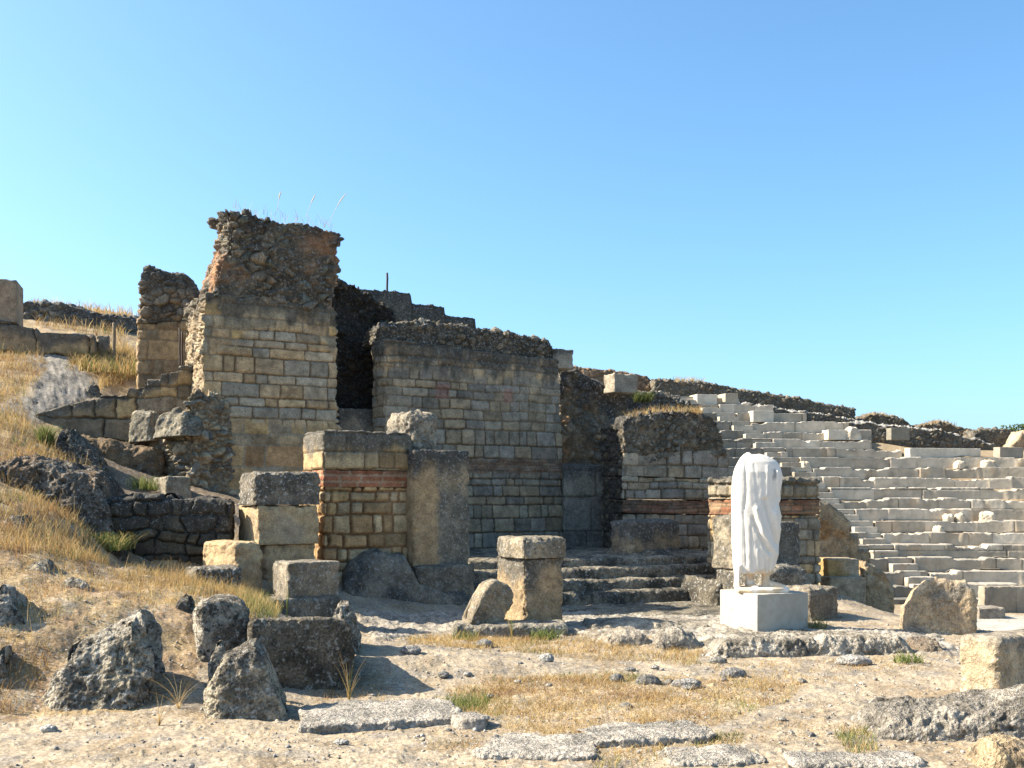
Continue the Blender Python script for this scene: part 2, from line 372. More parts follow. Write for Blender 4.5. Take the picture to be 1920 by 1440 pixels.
    for b in range(nb - 1): fq.append(np.stack([b * n + i, b * n + j, (b + 1) * n + j, (b + 1) * n + i], 1))
    # underside: pull the lowest ring to the middle line
    low = V[:n].copy(); low[:, 0] = low[:, 0] + (np.clip(low[:, 0], S0 + min(m, Wn * .5), S1 - min(m, Wn * .5)) - low[:, 0]); low[:, 1] = D / 2
    base = len(V); V = np.concatenate([V, low]); colr = np.concatenate([colr, colr[:n]])
    fq.append(np.stack([i, base + i, base + j, j], 1))
    Fq = np.concatenate(fq)
    Wd = xform(V) if xform else pl.xyz(V)
    return mesh_obj(name, Wd, Fq, mat or M_STONE, colr, parent)
def blk(name, xc, xl, xr, yt, yb, Y, pat, ang=YAW, D=None, **kw):
    """squared block: near vertical edge at photo column xc, its two visible faces ending at xl and xr, top at row yt, foot at row yb (None: on the ground)"""
    pl = Plane(xc, Y, ang)
    if D is None:
        k = (xl - 960) / F; D = (pl.A[0] - k * pl.A[1]) / (-pl.v[0] + k * pl.v[1])
    W = pl.st(xr, 930)[0]
    if isinstance(yt, (list, tuple)): top = [(x, y) for x, y in yt]
    else: top = H + (HZ - yt) / F * Y
    bot = None if yb is None else H + (HZ - yb) / F * Y
    return lump(name, pl, top, bot, D, pat, W=W, **kw)

# ------------------------------------------------------------------ the ground sheet
def pip(px, py, poly):
    poly = np.array(poly, float); ins = np.zeros(len(px), bool); j = len(poly) - 1
    for i in range(len(poly)):
        xi, yi = poly[i]; xj, yj = poly[j]
        c = ((yi > py) != (yj > py)) & (px < (xj - xi) * (py - yi) / (yj - yi + 1e-9) + xi)
        ins ^= c; j = i
    return ins
def softpip(px, py, poly, P, amp=26, seed=9):
    return np.mean([pip(px + amp * fbm(P * 5 + 3.7 * k, 3, seed + k), py + amp * .5 * fbm(P * 5 + 9.1 * k, 3, seed + 20 + k), poly).astype(float) for k in range(5)], 0)
def proj(X, Y, Z): 
    Ys = np.where(Y > .5, Y, .5); return np.where(Y > .5, 960 + X / Ys * F, -9e3), HZ - (Z - H) / Ys * F
HILL = [(-900,560),(260,560),(260,700),(350,800),(200,900),(440,1090),(480,1160),(380,1240),(330,1330),(60,1350),(-900,1400)]
PATHR = [(0,655),(60,655),(120,672),(165,700),(185,735),(130,760),(60,790),(-20,770),(60,735),(70,700)]
LEDGE = [(670,1150),(900,1148),(1060,1140),(1380,1135),(1560,1180),(1760,1190),(1800,1230),(1500,1215),(1250,1215),(1050,1195),(870,1195),(700,1200)]
MEADOW = [(840,1300),(930,1275),(1100,1265),(1300,1270),(1500,1280),(1480,1310),(1380,1345),(1300,1370),(1100,1390),(960,1380),(930,1350),(860,1330)]
def build_ground():
    ang = np.concatenate([np.arange(-33, 33, .07), np.arange(33, 327, 2.5)]) * PI / 180
    rad = [.3, .8, 1.6, 2.6, 3.6, 4.4, 5.0, 5.4]
    while rad[-1] < 17: rad.append(rad[-1] * 1.0036)
    while rad[-1] < 36: rad.append(rad[-1] * 1.007)
    while rad[-1] < 900: rad.append(rad[-1] * 1.09)
    rad = np.array(rad); n = len(ang)
    X = np.outer(rad, np.sin(ang)).ravel(); Y = np.outer(rad, np.cos(ang)).ravel()
    Z = ground_smooth(X, Y); px, py = proj(X, Y, Z)
    P = np.stack([X, Y, np.zeros(len(X))], 1)
    w1 = 45 * fbm(P * 1.1, 4, 3) ; w2 = 30 * fbm(P * 1.3 + 9, 4, 4)
    hill = softpip(px + w1, py + w2 * .6, HILL, P); pathr = softpip(px + w1 * .5, py + w2 * .6, PATHR, P)
    led = softpip(px + w1 * .6, py + w2 * .35, LEDGE, P); mea = softpip(px + w1, py + w2 * .5, MEADOW, P, 50)
    near = sstep(40, 25, np.hypot(X, Y))
    nz = .03 * fbm(P * 2.2, 4, 11) + .018 * fbm(P * 9, 4, 12, .6)
    rk = .05 * fbm(P * 4, 5, 13, .6, True) + .035 * fbm(P * 11, 4, 15, .6)
    clod = sstep(.15, .5, fbm(P * 11, 4, 21, .6)) * .018
    Z2 = Z + near * (nz + clod * (1 - led) + (led + .9 * pathr) * rk + hill * .05 * fbm(P * 3.2, 4, 31))
    n1 = fbm(P * 1.7 + 3, 5, 41); n2 = fbm(P * 6, 4, 42, .6)
    soil = lerp(np.tile([.37, .295, .20], (len(X), 1)), np.array([.28, .21, .13]), sstep(-.1, .3, n1 + .4 * n2))
    soil = lerp(soil, np.array([.25, .215, .17]), sstep(.0, .3, fbm(P * 3.7 + 8, 4, 47)) * .8)
    straw = lerp(np.tile([.36, .26, .135], (len(X), 1)), np.array([.29, .195, .11]), sstep(-.2, .25, n1 + .5 * n2))
    straw = lerp(straw, np.array([.42, .34, .235]), sstep(.1, .35, fbm(P * 2.9 + 20, 4, 44)))
    rockc = lerp(np.tile([.36, .32, .26], (len(X), 1)), np.array([.15, .135, .11]), sstep(-.05, .3, n2 + .3 * n1))
    c = lerp(soil, straw, hill); c = lerp(c, np.array([.38, .275, .14]), mea * .55 * sstep(-.25, .2, n2 + .5 * n1)); c = lerp(c, rockc, led * .9)
    c = lerp(c, lerp(np.tile([.28, .25, .205], (len(X), 1)), np.array([.13, .115, .09]), sstep(0, .3, n2)), pathr)
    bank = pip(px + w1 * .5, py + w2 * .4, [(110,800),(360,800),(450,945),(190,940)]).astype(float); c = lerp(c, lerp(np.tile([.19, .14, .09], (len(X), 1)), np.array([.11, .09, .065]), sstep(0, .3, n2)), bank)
    orch = sstep(17, 20, Y) * sstep(5, 6.5, X) * sstep(29, 28, Y)
    c = lerp(c, np.array([.44, .41, .35]), orch)
    far = sstep(29, 34, np.hypot(X, Y)); c = lerp(c, np.array([.30, .215, .12]), far * .8)
    al = .42 + .2 * led + .15 * pathr - .1 * orch
    V = np.stack([X, Y, Z2], 1); i = np.arange(n); j = (i + 1) % n
    Fq = np.concatenate([np.stack([b * n + i, (b + 1) * n + i, (b + 1) * n + j, b * n + j], 1) for b in range(len(rad) - 1)])
    o = mesh_obj('ground', V, Fq[:, ::-1], M_SOIL, rgba(c, al), origin=(0, 0, 0)); o['kind'] = 'structure'
    return o
build_ground()

# ------------------------------------------------------------------ THE RUINED TOWER
def base_of(px, py, Y): return tuple(at(px, py, Y))
T = thing('ruined_tower', base_of(500, 945, 17.2), 'tall square tower stump, pale dressed blocks below and ragged dark rubble on top', 'ruined tower')
pt = Plane(378, 16.9)
face_line = [(378, 545), (460, 556), (545, 566), (632, 580)]
tower_low = masonry(.205, .36, .020, .028, [(.46,.345,.215),(.50,.39,.26),(.42,.355,.265),(.36,.335,.28),(.39,.355,.29),(.50,.385,.24)], (.27,.205,.14), seed=11, lich=.12)
tower_flat = masonry(.27, .42, .05, .02, [(.47,.34,.19),(.41,.315,.2),(.52,.37,.185),(.39,.33,.24),(.44,.28,.15)], (.33,.285,.215), seed=12, lich=.08, force=.6, stain=.3, wob=.05)
tower_top = masonry(.24, .36, .045, .024, [(.41,.32,.21),(.33,.29,.215),(.50,.36,.18),(.29,.265,.21),(.41,.345,.24),(.47,.35,.22)], (.26,.215,.155), seed=15, lich=.15, force=.5, stain=.5, wob=.05)
tower_side = rubble(.17, 1.4, .10, [(.44,.36,.25),(.38,.30,.2),(.48,.42,.32),(.33,.27,.19)], (.38,.29,.19), 14, .15)
tower_low = mixp(below(pt, [(370, 690), (420, 650), (480, 615), (560, 618), (610, 640), (640, 700)], .08), tower_top, tower_low)
front_mix = mixp(below(pt, [(370, 785), (640, 800)], .1), tower_low, tower_flat)
tower_pat = mixp(lambda q: ((q.face == 1) | (q.face == 4)).astype(float) * sstep(-.02, .03, q.s), tower_side, front_mix)
lump('dressed_facing', pt, face_line, [(372, 985), (632, 990)], 1.25, crust(tower_pat, (.085,.078,.062), .3, .6, 4, .25, .8), left=[(383, 545), (372, 985)], right=[(632, 575), (633, 990)], r=.03, rt=.05, parent=T, edge=.05, seed=1, res=.0135)
core = mixp(lambda q: sstep(.0, .3, fbm(q.P * 1.3 + 2, 3, 21) + .3 * sstep(1.0, 2.2, q.s) + .22 * sstep(.5, .0, q.s) - .1),
            rubble(.22, 1.55, .13, [(.15,.155,.125),(.19,.17,.135),(.11,.10,.085),(.22,.19,.145),(.26,.205,.14),(.085,.08,.07)], (.15,.125,.095), 22, .5, .4),
            rubble(.14, 1.7, .10, [(.32,.18,.10),(.28,.17,.11),(.23,.17,.13),(.38,.24,.14)], (.30,.165,.09), 23, .15))
lump('rubble_core', pt, [(400, 394), (425, 388), (440, 396), (470, 394), (500, 404), (560, 412), (600, 421), (630, 430), (646, 438)], [(375, 552), (632, 588)], .85, crust(core, (.075,.07,.06), .2, .6, 6, .6, .85),
     left=[(419, 380), (418, 395), (430, 420), (426, 445), (420, 465), (406, 500), (399, 525), (394, 552)], right=[(642, 430), (645, 450), (636, 478), (643, 500), (636, 522), (634, 560), (630, 588)], r=.1, rt=.09, parent=T, edge=.06, jag=.05, jagf=4, seed=2, res=.0185, edgef=3.5)

# recess between tower and long wall
pr = Plane(560, 18.9)  # unseen left end extended behind the tower to block stray sun
W = lump('recess_wall', pr, [(560, 500), (640, 524), (668, 534), (690, 549), (745, 582)], [(560, 900), (745, 900)], .8, crust(rubble(.16, 1.4, .12, [tuple(v * .6 for v in c) for c in DARKR], (.06,.05,.04), 31, .25), (.035,.033,.03), 9, .4, 3, .15, .6), r=.05, rt=.08, jag=.08, seed=3)  # near-black palette and crust put extra shade into the recess colour
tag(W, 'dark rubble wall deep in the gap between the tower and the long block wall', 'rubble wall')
tag(blk('sill_block', 636, 628, 724, 765, 905, 18.6, crust(rock((.30,.28,.235), (.22,.205,.175), .015, 2, 33, .3, .2), (.13,.12,.10), .2, .4), D=.6, r=.03), 'flat grey stone wall filling the foot of the dark gap beside the tower', 'stone wall')

# ------------------------------------------------------------------ LONG WALL
Wm = thing('long_block_wall', base_of(890, 1045, 19.4), 'long high wall of coursed grey blocks with a rubble crest, right of the tower', 'masonry wall')
pm = Plane(718, 18.3, R_(32))
red = lambda A: (lambda q: (lambda dc: (dc[0], dc[1]))(A(q)))
main_a = masonry(.2, .34, .020, .03, GREY + [(.33,.275,.2)], (.20,.16,.115), seed=42, lich=.12)
main_b = masonry(.19, .30, .035, .026, TAN[:4] + GREY[:3], (.24,.20,.15), seed=43, lich=.2, force=.45, stain=.7, wob=.05)
main_pat = mixp(below(pm, [(718, 690), (1060, 715)], .1), main_b, main_a)
def redden(A, spots, pl):
    st = [(*pl.st(x, y), w, h) for x, y, w, h in spots]
    def f(q):
        d, c = A(q)
        for s, t, w, h in st:
            m = sstep(1.25, .9, np.maximum(np.abs(q.s - s) / w, np.abs(q.t - t) / h) + .25 * fbm(q.P * 7, 2, 3)) * .5
            c = lerp(c, np.array([.33, .15, .12, .05]), m)
        return d, c
    return f
main_pat = mixp(lambda q: below(pm, [(718, 858), (1060, 862)], .04)(q) * (1 - below(pm, [(718, 888), (1060, 888)], .04)(q)), main_pat, masonry(.06, .28, .01, .012, [(.22,.14,.10),(.26,.165,.115),(.24,.19,.15)], (.18,.145,.11), 44, lich=.2, force=.5, stain=.7))
main_pat = redden(main_pat, [(830, 733, .12, .13), (953, 742, .09, .12)], pm)
lump('facing', pm, [(718, 633), (1054, 674)], [(724, 1075), (1060, 1070)], .5, crust(main_pat, (.07,.066,.055), .34, .65, 8, .35, .82), left=[(718, 633), (726, 1075)], right=[(1050, 672), (1060, 1070)], r=.04, rt=.04, parent=Wm, edge=.05, seed=4, res=.0135)
pm2 = Plane(714, 18.4, R_(32))
lump('rubble_crest', pm2, [(714, 606), (760, 598), (800, 598), (870, 602), (905, 612), (960, 619), (1000, 628), (1034, 637), (1042, 655)], [(714, 640), (1042, 674)], .8, rubble(.14, 1.5, .08, DARKR + [(.2,.185,.155)], (.08,.07,.055), 45, .6), r=.06, rt=.12, jag=.08, jagf=7, parent=Wm, seed=5)
blk('quoin_block', 1043, 1041, 1076, 653, 690, 20.25, crust(rock((.33,.31,.27), (.24,.22,.19), .012, 2, 46, .3, .1), (.1,.095,.08), .1, .4), D=.5, r=.02, parent=Wm)
pp = Plane(650, 21.3, R_(20))
tag(lump('stepped_parapet', pp, [(650, 538), (771, 548), (772, 567), (834, 574), (835, 590), (892, 595), (893, 614), (920, 616)], [(650, 700), (920, 700)], .8, crust(rubble(.16, 1.3, .05, [(.17,.155,.13),(.21,.19,.155),(.14,.13,.115)], (.13,.115,.09), 47, .3), (.10,.095,.085), .2, .4), r=.02, rt=.02, seed=6),
    'dark parapet stepping down in three flat ledges behind the rubble crest of the long wall', 'parapet')

# ------------------------------------------------------------------ walls right of the long wall
pa = Plane(1046, 21.2, R_(14))
tag(lump('rubble_wall', pa, [(1046, 690), (1085, 690), (1110, 706), (1140, 716), (1182, 718), (1204, 740)], [(1046, 900), (1204, 900)], 1.0, crust(rubble(.21, 1.3, .09, WARMR, (.20,.155,.105), 51, .3), (.07,.065,.058), .6, .7, 9, .6, .9), r=.08, rt=.1, jag=.07, seed=7),
    'brownish rubble wall with a blackened crest, joining the right end of the long block wall', 'rubble wall')
pb = Plane(1056, 20.2, R_(14))
tag(lump('big_block_wall', pb, [(1056, 868), (1178, 872)], [(1056, 1075), (1178, 1075)], .95, crust(masonry(.5, .75, .014, .02, [(.19,.185,.17),(.24,.23,.2),(.16,.155,.145)], (.13,.12,.10), 52, lich=.3), (.085,.085,.08), .3, .5, 3, .4, .7), r=.04, rt=.04, seed=8),
    'low wall of very large dark grey blocks between the long wall and the vaulted fragment', 'stone wall')
tag(blk('stone_block', 1152, 1132, 1196, 699, 735, 20.9, rock((.33,.30,.255), (.27,.245,.21), .01, 2, 53, .25, .1), r=.015, seed=9), 'grey squared block perched on the brownish rubble wall against the sky', 'stone block')
pc = Plane(1168, 18.9, R_(14))
Vf = thing('vaulted_wall_fragment', base_of(1270, 1050, 18.9), 'thick wall fragment with domed concrete top above small coursed stones and a faded brick band', 'wall fragment')
shade_rubble = rubble(.18, 1.4, .08, [tuple(v * .6 for v in c) for c in DARKR], (.05,.045,.038), 60, .2)  # near-black rubble colour standing in for shade on the left face
def sided(A): return mixp(lambda q: (q.face == 0).astype(float) * sstep(.02, .1, q.d), A, shade_rubble)
pc0 = Plane(1168, 18.88, R_(14))
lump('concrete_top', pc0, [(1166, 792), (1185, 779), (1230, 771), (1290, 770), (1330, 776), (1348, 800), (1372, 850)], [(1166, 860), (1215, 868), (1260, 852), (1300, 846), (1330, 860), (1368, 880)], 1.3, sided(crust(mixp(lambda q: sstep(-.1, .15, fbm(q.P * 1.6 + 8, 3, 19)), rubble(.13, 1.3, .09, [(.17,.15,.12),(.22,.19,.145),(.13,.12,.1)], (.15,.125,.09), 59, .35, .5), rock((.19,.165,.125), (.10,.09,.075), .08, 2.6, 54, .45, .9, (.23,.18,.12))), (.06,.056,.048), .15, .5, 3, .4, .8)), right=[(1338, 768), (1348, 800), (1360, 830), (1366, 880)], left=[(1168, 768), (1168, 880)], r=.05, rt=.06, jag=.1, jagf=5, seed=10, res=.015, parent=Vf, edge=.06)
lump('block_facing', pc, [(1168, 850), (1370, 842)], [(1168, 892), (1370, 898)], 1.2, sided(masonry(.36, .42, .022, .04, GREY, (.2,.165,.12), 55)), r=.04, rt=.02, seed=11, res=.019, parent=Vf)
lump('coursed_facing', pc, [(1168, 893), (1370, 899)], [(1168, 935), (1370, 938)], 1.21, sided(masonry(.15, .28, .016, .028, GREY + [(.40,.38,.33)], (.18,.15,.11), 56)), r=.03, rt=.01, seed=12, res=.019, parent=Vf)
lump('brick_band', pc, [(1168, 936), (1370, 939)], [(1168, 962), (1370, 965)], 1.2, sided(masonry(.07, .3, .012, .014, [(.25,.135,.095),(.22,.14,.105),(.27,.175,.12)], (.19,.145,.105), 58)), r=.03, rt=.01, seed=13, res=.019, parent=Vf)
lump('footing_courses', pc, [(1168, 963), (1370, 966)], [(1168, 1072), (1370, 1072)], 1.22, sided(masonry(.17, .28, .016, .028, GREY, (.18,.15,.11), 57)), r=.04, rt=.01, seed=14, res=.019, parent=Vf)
pd_ = Plane(1140, 23.5, R_(8))
tag(lump('rubble_bank', pd_, [(1140, 735), (1190, 728), (1250, 734), (1290, 748), (1320, 770)], [(1140, 850), (1320, 850)], 1.0, rubble(.2, 1.3, .1, DARKR + LIME[:1], (.14,.12,.09), 59, .6), r=.1, rt=.15, jag=.1, seed=11), 'dark lumpy rubble bank with pale stones behind the domed wall fragment', 'rubble bank')
# the small sunlit wall behind the statue
Lw = thing('low_masonry_wall', base_of(1440, 1060, 16.7), 'short low wall with a thin brick band directly behind the statue, its left end sunlit', 'masonry wall')
blk('rubble_top', 1392, 1325, 1541, 895, 936, 16.7, crust(masonry(.2, .24, .03, .06, [(.36,.315,.24),(.30,.265,.205),(.25,.225,.185)], (.30,.24,.16), 61, .035, flush=.4), (.09,.085,.07), .12, .5, 5, .5, .75), r=.05, rt=.06, jag=.07, seed=12, parent=Lw, edge=.05)
blk('brick_band', 1392, 1327, 1540, 937, 966, 16.71, masonry(.075, .3, .012, .016, [(.27,.13,.08),(.31,.16,.10),(.30,.20,.13),(.25,.14,.09)], (.24,.18,.13), 62), r=.03, rt=.01, seed=13, parent=Lw)
blk('coursed_base', 1392, 1325, 1541, 967, None, 16.7, masonry(.19, .28, .018, .032, TAN + GREY[:3], (.22,.17,.115), 63), r=.04, rt=.01, seed=14, bury=.3, parent=Lw)
tag(blk('standing_block', 1384, 1335, 1424, 968, 1068, 15.4, rock((.30,.27,.215), (.14,.13,.11), .035, 2.4, 64, .5, .5), r=.06, rt=.06, edge=.05, seed=13), 'upright weathered block just left of the statue, lit edge and dark pitted face', 'stone block')
tag(blk('standing_block', 1440, 1418, 1501, 979, 1066, 15.5, rock((.17,.16,.14), (.10,.095,.085), .015, 2.4, 65, .5, .2), r=.04, rt=.05, seed=14), 'flat faced dark grey upright block just right of the statue', 'stone block')
tag(blk('rounded_slab', 1440, 1330, 1516, 1064, None, 14.9, rock((.24,.22,.185), (.11,.105,.095), .04, 2.4, 66, .7, .5), r=.1, rt=.12, seed=15, D=1.1), 'long dark rounded slab lying behind the statue under the upright blocks', 'stone slab')
tag(blk('stone_block', 1519, 1466, 1572, 1104, None, 13.5, rock((.24,.215,.18), (.17,.155,.13), .025, 2.2, 67, .35, .3), r=.03, rt=.04, edge=.03, seed=16), 'brown squared block touching the right side of the statue pedestal', 'stone block')
ps1 = Plane(1535, 18.9, R_(8))
ochre = crust(rock((.40,.33,.235), (.33,.26,.17), .05, 1.8, 68, .3, .6, (.30,.185,.09)), (.17,.15,.12), .06, .5, 6, .25, .4)
tag(lump('sandstone_fragment', ps1, [(1535, 938), (1556, 944), (1575, 958), (1592, 978), (1594, 1004), (1606, 1008), (1610, 1030), (1628, 1036), (1634, 1060)], [(1535, 1200), (1634, 1200)], .6, ochre, r=.04, rt=.03, seed=17, jag=.06, edge=.04), 'ochre stained sandstone mass with a curved broken edge right of the statue', 'stone mass')
tag(blk('stone_block', 1551, 1545, 1613, 1048, 1083, 18.1, rock((.40,.36,.29), (.33,.285,.22), .012, 2, 69, .15, .1, (.38,.26,.12)), ang=R_(8), D=.5, r=.02, seed=18), 'pale grey block with an orange stain, upper of two against the ochre sandstone', 'stone block')
tag(blk('stone_block', 1556, 1550, 1624, 1083, None, 17.9, rock((.37,.325,.25), (.28,.235,.175), .02, 2, 70, .15, .2), ang=R_(8), D=.7, r=.03, seed=19, bury=.3), 'worn pale block with a dark hole, lower of two against the ochre sandstone', 'stone block')
ps2 = Plane(1622, 18.5, R_(8))
tag(lump('sandstone_slab', ps2, [(1622, 1052), (1640, 1060), (1662, 1078), (1677, 1098)], [(1622, 1200), (1677, 1200)], .5, ochre, r=.05, rt=.05, seed=20), 'cracked ochre sandstone slab with a sloping top at the foot of the seating', 'stone slab')

# ------------------------------------------------------------------ FRONT WALL AND PIER
Fw = thing('front_wall', base_of(690, 1120, 14.4), 'lower wall in front with a red brick band under dark capping blocks', 'masonry wall')
fm = masonry(.19, .25, .030, .045, [(.46,.35,.20),(.42,.31,.185),(.40,.335,.235),(.48,.385,.25),(.38,.265,.15)], (.24,.15,.085), seed=72, lich=.06, stag=.02)
blk('masonry', 607, 560, 776, 913, None, 14.3, fm, r=.03, rt=.02, parent=Fw, seed=21, edge=.03)
zb1, zb2, zt = H + (HZ - 913) / F * 14.3, H + (HZ - 880) / F * 14.3, H + (HZ - 806) / F * 14.3
pf = Plane(606, 14.28); Wf = pf.st(776, 930)[0]
lump('brick_band', pf, zb2, zb1, .83, masonry(.082, .30, .022, .016, BRICK, (.30,.235,.17), seed=73, lich=.03, wob=.008, jit=.08, stag=.012, force=.75, stain=.25), W=Wf, r=.02, rt=.01, parent=Fw, seed=22)
lump('capping_blocks', pf, zt, zb2, .82, crust(masonry(.26, .42, .014, .02, [(.38,.30,.19),(.42,.34,.22),(.36,.27,.16),(.40,.30,.16)], (.27,.21,.14), seed=74, lich=.1), (.10,.095,.08), .30, .35, 11, .35, .9), W=Wf, r=.03, rt=.03, parent=Fw, jag=.03, seed=23)
pl_ = Plane(777, 14.75)
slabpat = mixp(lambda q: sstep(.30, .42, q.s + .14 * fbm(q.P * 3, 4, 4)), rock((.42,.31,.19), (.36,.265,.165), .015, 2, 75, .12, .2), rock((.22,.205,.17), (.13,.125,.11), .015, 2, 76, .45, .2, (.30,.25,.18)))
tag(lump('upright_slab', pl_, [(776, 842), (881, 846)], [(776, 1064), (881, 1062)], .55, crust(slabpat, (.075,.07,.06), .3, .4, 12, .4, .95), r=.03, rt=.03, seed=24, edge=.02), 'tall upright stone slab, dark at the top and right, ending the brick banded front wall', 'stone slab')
tag(blk('base_block', 786, 776, 892, 1063, None, 14.6, rock((.24,.215,.175), (.13,.12,.105), .03, 2.2, 77, .4, .3), D=.75, r=.06, rt=.04, seed=25), 'worn broad base stone under the tall upright slab', 'stone block')
prk = Plane(628, 13.95, R_(25))
tag(lump('bedrock_mass', prk, [(628, 1125), (650, 1095), (672, 1062), (700, 1042), (728, 1034), (748, 1046), (772, 1040), (792, 1092), (840, 1108), (885, 1112), (905, 1130)], None, .9, rock((.21,.19,.16), (.085,.082,.078), .06, 1.7, 78, .35, .4), r=.2, rt=.2, batter=.25, seed=26), 'dark smooth bedrock hump at the foot of the brick banded wall', 'bedrock')
tag(blk('boulder', 772, 722, 822, 774, 842, 15.15, rock((.34,.31,.255), (.17,.16,.14), .08, 2.6, 79, .6, .8), r=.16, rt=.14, seed=27, edge=.08, jag=.1, jagf=5), 'knobbly boulder lying on top of the front wall beside the tall upright slab', 'boulder')
# stacked blocks left of it
darkblk = lambda sd, a=.03: rock((.19,.175,.15), (.10,.095,.085), a, 2.6, sd, .75, .5)
tag(blk('stacked_block', 479, 447, 599, 886, 947, 13.4, darkblk(81), r=.03, rt=.03, seed=28, edge=.03, chip=.07), 'dark lichen covered block crowning the stack left of the brick banded wall', 'stone block', 'stacked blocks')
sandy = lambda sd: rock((.46,.36,.225), (.38,.30,.20), .014, 1.8, sd, .12, .15, (.35,.295,.22))
tag(blk('stacked_block', 484, 447, 598, 949, 1022, 13.4, sandy(82), r=.025, rt=.025, seed=29), 'smooth tan block with a bright sunlit end, directly beneath the dark crowning block', 'stone block', 'stacked blocks')
tag(blk('stacked_block', 498, 492, 592, 1022, None, 13.5, sandy(83), r=.03, rt=.02, seed=30, D=.8), 'tall tan block at the bottom of the stack behind the grey trough shaped block', 'stone block', 'stacked blocks')
tag(blk('stacked_block', 444, 381, 491, 1019, None, 12.7, rock((.47,.37,.235), (.39,.30,.195), .035, 2.2, 84, .2, .4), ang=R_(46), r=.05, rt=.04, seed=31, edge=.05), 'pale tan block with a rough sunlit end, projecting left at the foot of the stack', 'stone block', 'stacked blocks')
tag(blk('fallen_block', 366, 346, 456, 1067, None, 12.1, darkblk(85), r=.06, rt=.06, seed=32), 'dark squared block half sunk in dry grass below the stacked blocks', 'stone block')
pg = Plane(540, 12.2)
tag(lump('tapered_block', pg, H + (HZ - 1056) / F * 12.2, H + (HZ - 1127) / F * 12.2, .5, rock((.27,.245,.205), (.20,.185,.155), .02, 2.4, 86, .5, .3), W=pg.st(634, 930)[0], r=.02, rt=.02, chip=.06, seed=33, batter=-.1, edge=.02), 'grey brown block narrowing downward, set in front of the stacked tan blocks', 'stone block')
tag(blk('foundation_slab', 500, 476, 642, 1126, None, 12.0, rock((.19,.175,.15), (.11,.105,.095), .04, 2.4, 87, .6, .5), r=.08, rt=.07, seed=34, D=.8), 'long dark rounded slab lying under the tapered grey brown block', 'stone slab')
# terrace and slope walls at the left
ptw = Plane(196, 13.3, R_(12))
tag(lump('terrace_wall', ptw, [(196, 938), (240, 928), (330, 930), (380, 934), (437, 940)], None, .7, crust(masonry(.19, .28, .026, .04, [(.10,.088,.068),(.13,.11,.08),(.08,.073,.06),(.115,.095,.068)], (.035,.032,.027), 91, .2, stag=.03, flush=0), (.06,.056,.048), .35, .6, 13, .4, .85), r=.08, rt=.07, jag=.05, seed=35, edge=.05), 'shadowed retaining wall of rough dark blocks below the foot of the tower', 'retaining wall')  # block colours darkened to carry the deep shadow here
tag(blk('stone_block', 312, 288, 359, 894, None, 14.9, rock((.27,.25,.20), (.19,.175,.145), .02, 2, 92, .3, .3), r=.03, seed=36, bury=.1), 'small grey green squared block sitting on the terrace at the left foot of the tower', 'stone block')
pq = Plane(243, 17.2, R_(-34))
tag(lump('rubble_pier', pq, [(243, 806), (262, 802), (282, 796), (300, 792), (330, 785), (358, 720)], None, .9, rubble(.2, 1.3, .15, [(.42,.35,.24),(.36,.30,.21),(.46,.39,.28),(.24,.22,.18),(.19,.175,.15)], (.30,.225,.14), 94, .35, .6), left=[(243, 768), (246, 822), (268, 848), (274, 870), (268, 940)], right=[(356, 742), (358, 940)], r=.12, rt=.12, jag=.1, seed=37, edge=.1), 'sunlit broken rubble pier leaning against the left side of the tower', 'rubble pier')
tag(lump('leaning_slab', Plane(238, 16.9, R_(-20)), [(238, 786), (244, 770), (262, 767), (278, 774), (282, 800)], [(244, 830), (284, 826)], .28, rock((.30,.275,.225), (.17,.16,.13), .05, 2.2, 93, .5, .5), r=.08, rt=.09, seed=36, lean=.12, jag=.05, edge=.05), 'upright grey slab leaning at the left end of the rubble pier', 'stone slab')
tag(lump('leaning_slab', Plane(280, 16.5, R_(-25)), [(284, 800), (292, 776), (312, 768), (334, 772), (350, 786)], [(284, 822), (352, 816)], .35, rock((.25,.23,.185), (.12,.112,.095), .07, 2.2, 92, .55, .7), r=.12, rt=.12, seed=35, lean=.25, jag=.08, edge=.06), 'broad tilted grey slab on the rubble pier beside the tower flank', 'stone slab')
pst = Plane(58, 17.0, R_(12))
tag(lump('stepped_wall', pst, [(58, 778), (120, 760), (184, 745), (186, 741), (239, 739), (240, 726), (271, 725), (272, 712), (301, 711), (302, 699), (333, 697), (334, 686), (362, 684)], [(58, 840), (110, 850), (362, 860)], .7, crust(masonry(.34, .55, .022, .05, [(.30,.24,.155),(.25,.205,.14),(.22,.19,.145),(.34,.26,.15)], (.15,.12,.085), 95, .15), (.10,.095,.08), .16, .5, 15, .4, .8), r=.03, rt=.03, seed=38), 'old retaining wall climbing in small steps up the slope toward the tower', 'retaining wall')
pbk = Plane(112, 16.1, R_(12))
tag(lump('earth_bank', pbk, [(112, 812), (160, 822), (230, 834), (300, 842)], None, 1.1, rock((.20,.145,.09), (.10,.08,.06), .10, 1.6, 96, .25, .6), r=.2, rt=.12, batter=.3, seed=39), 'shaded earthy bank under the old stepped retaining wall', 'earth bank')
pfr = Plane(257, 19.7, R_(12))
frag = mixp(below(pfr, [(257, 606), (380, 600)], .15), rubble(.24, 1.5, .08, [(.24,.20,.15),(.30,.245,.175),(.18,.16,.13),(.34,.25,.165),(.36,.30,.22)], (.17,.14,.10), 97, .3), rock((.36,.265,.165), (.27,.205,.135), .03, 1.6, 98, .15, .3))
Wg = thing('wall_fragment', base_of(315, 700, 19.9), 'narrow free standing wall fragment left of the tower, rubble above and tan plaster below', 'wall fragment')
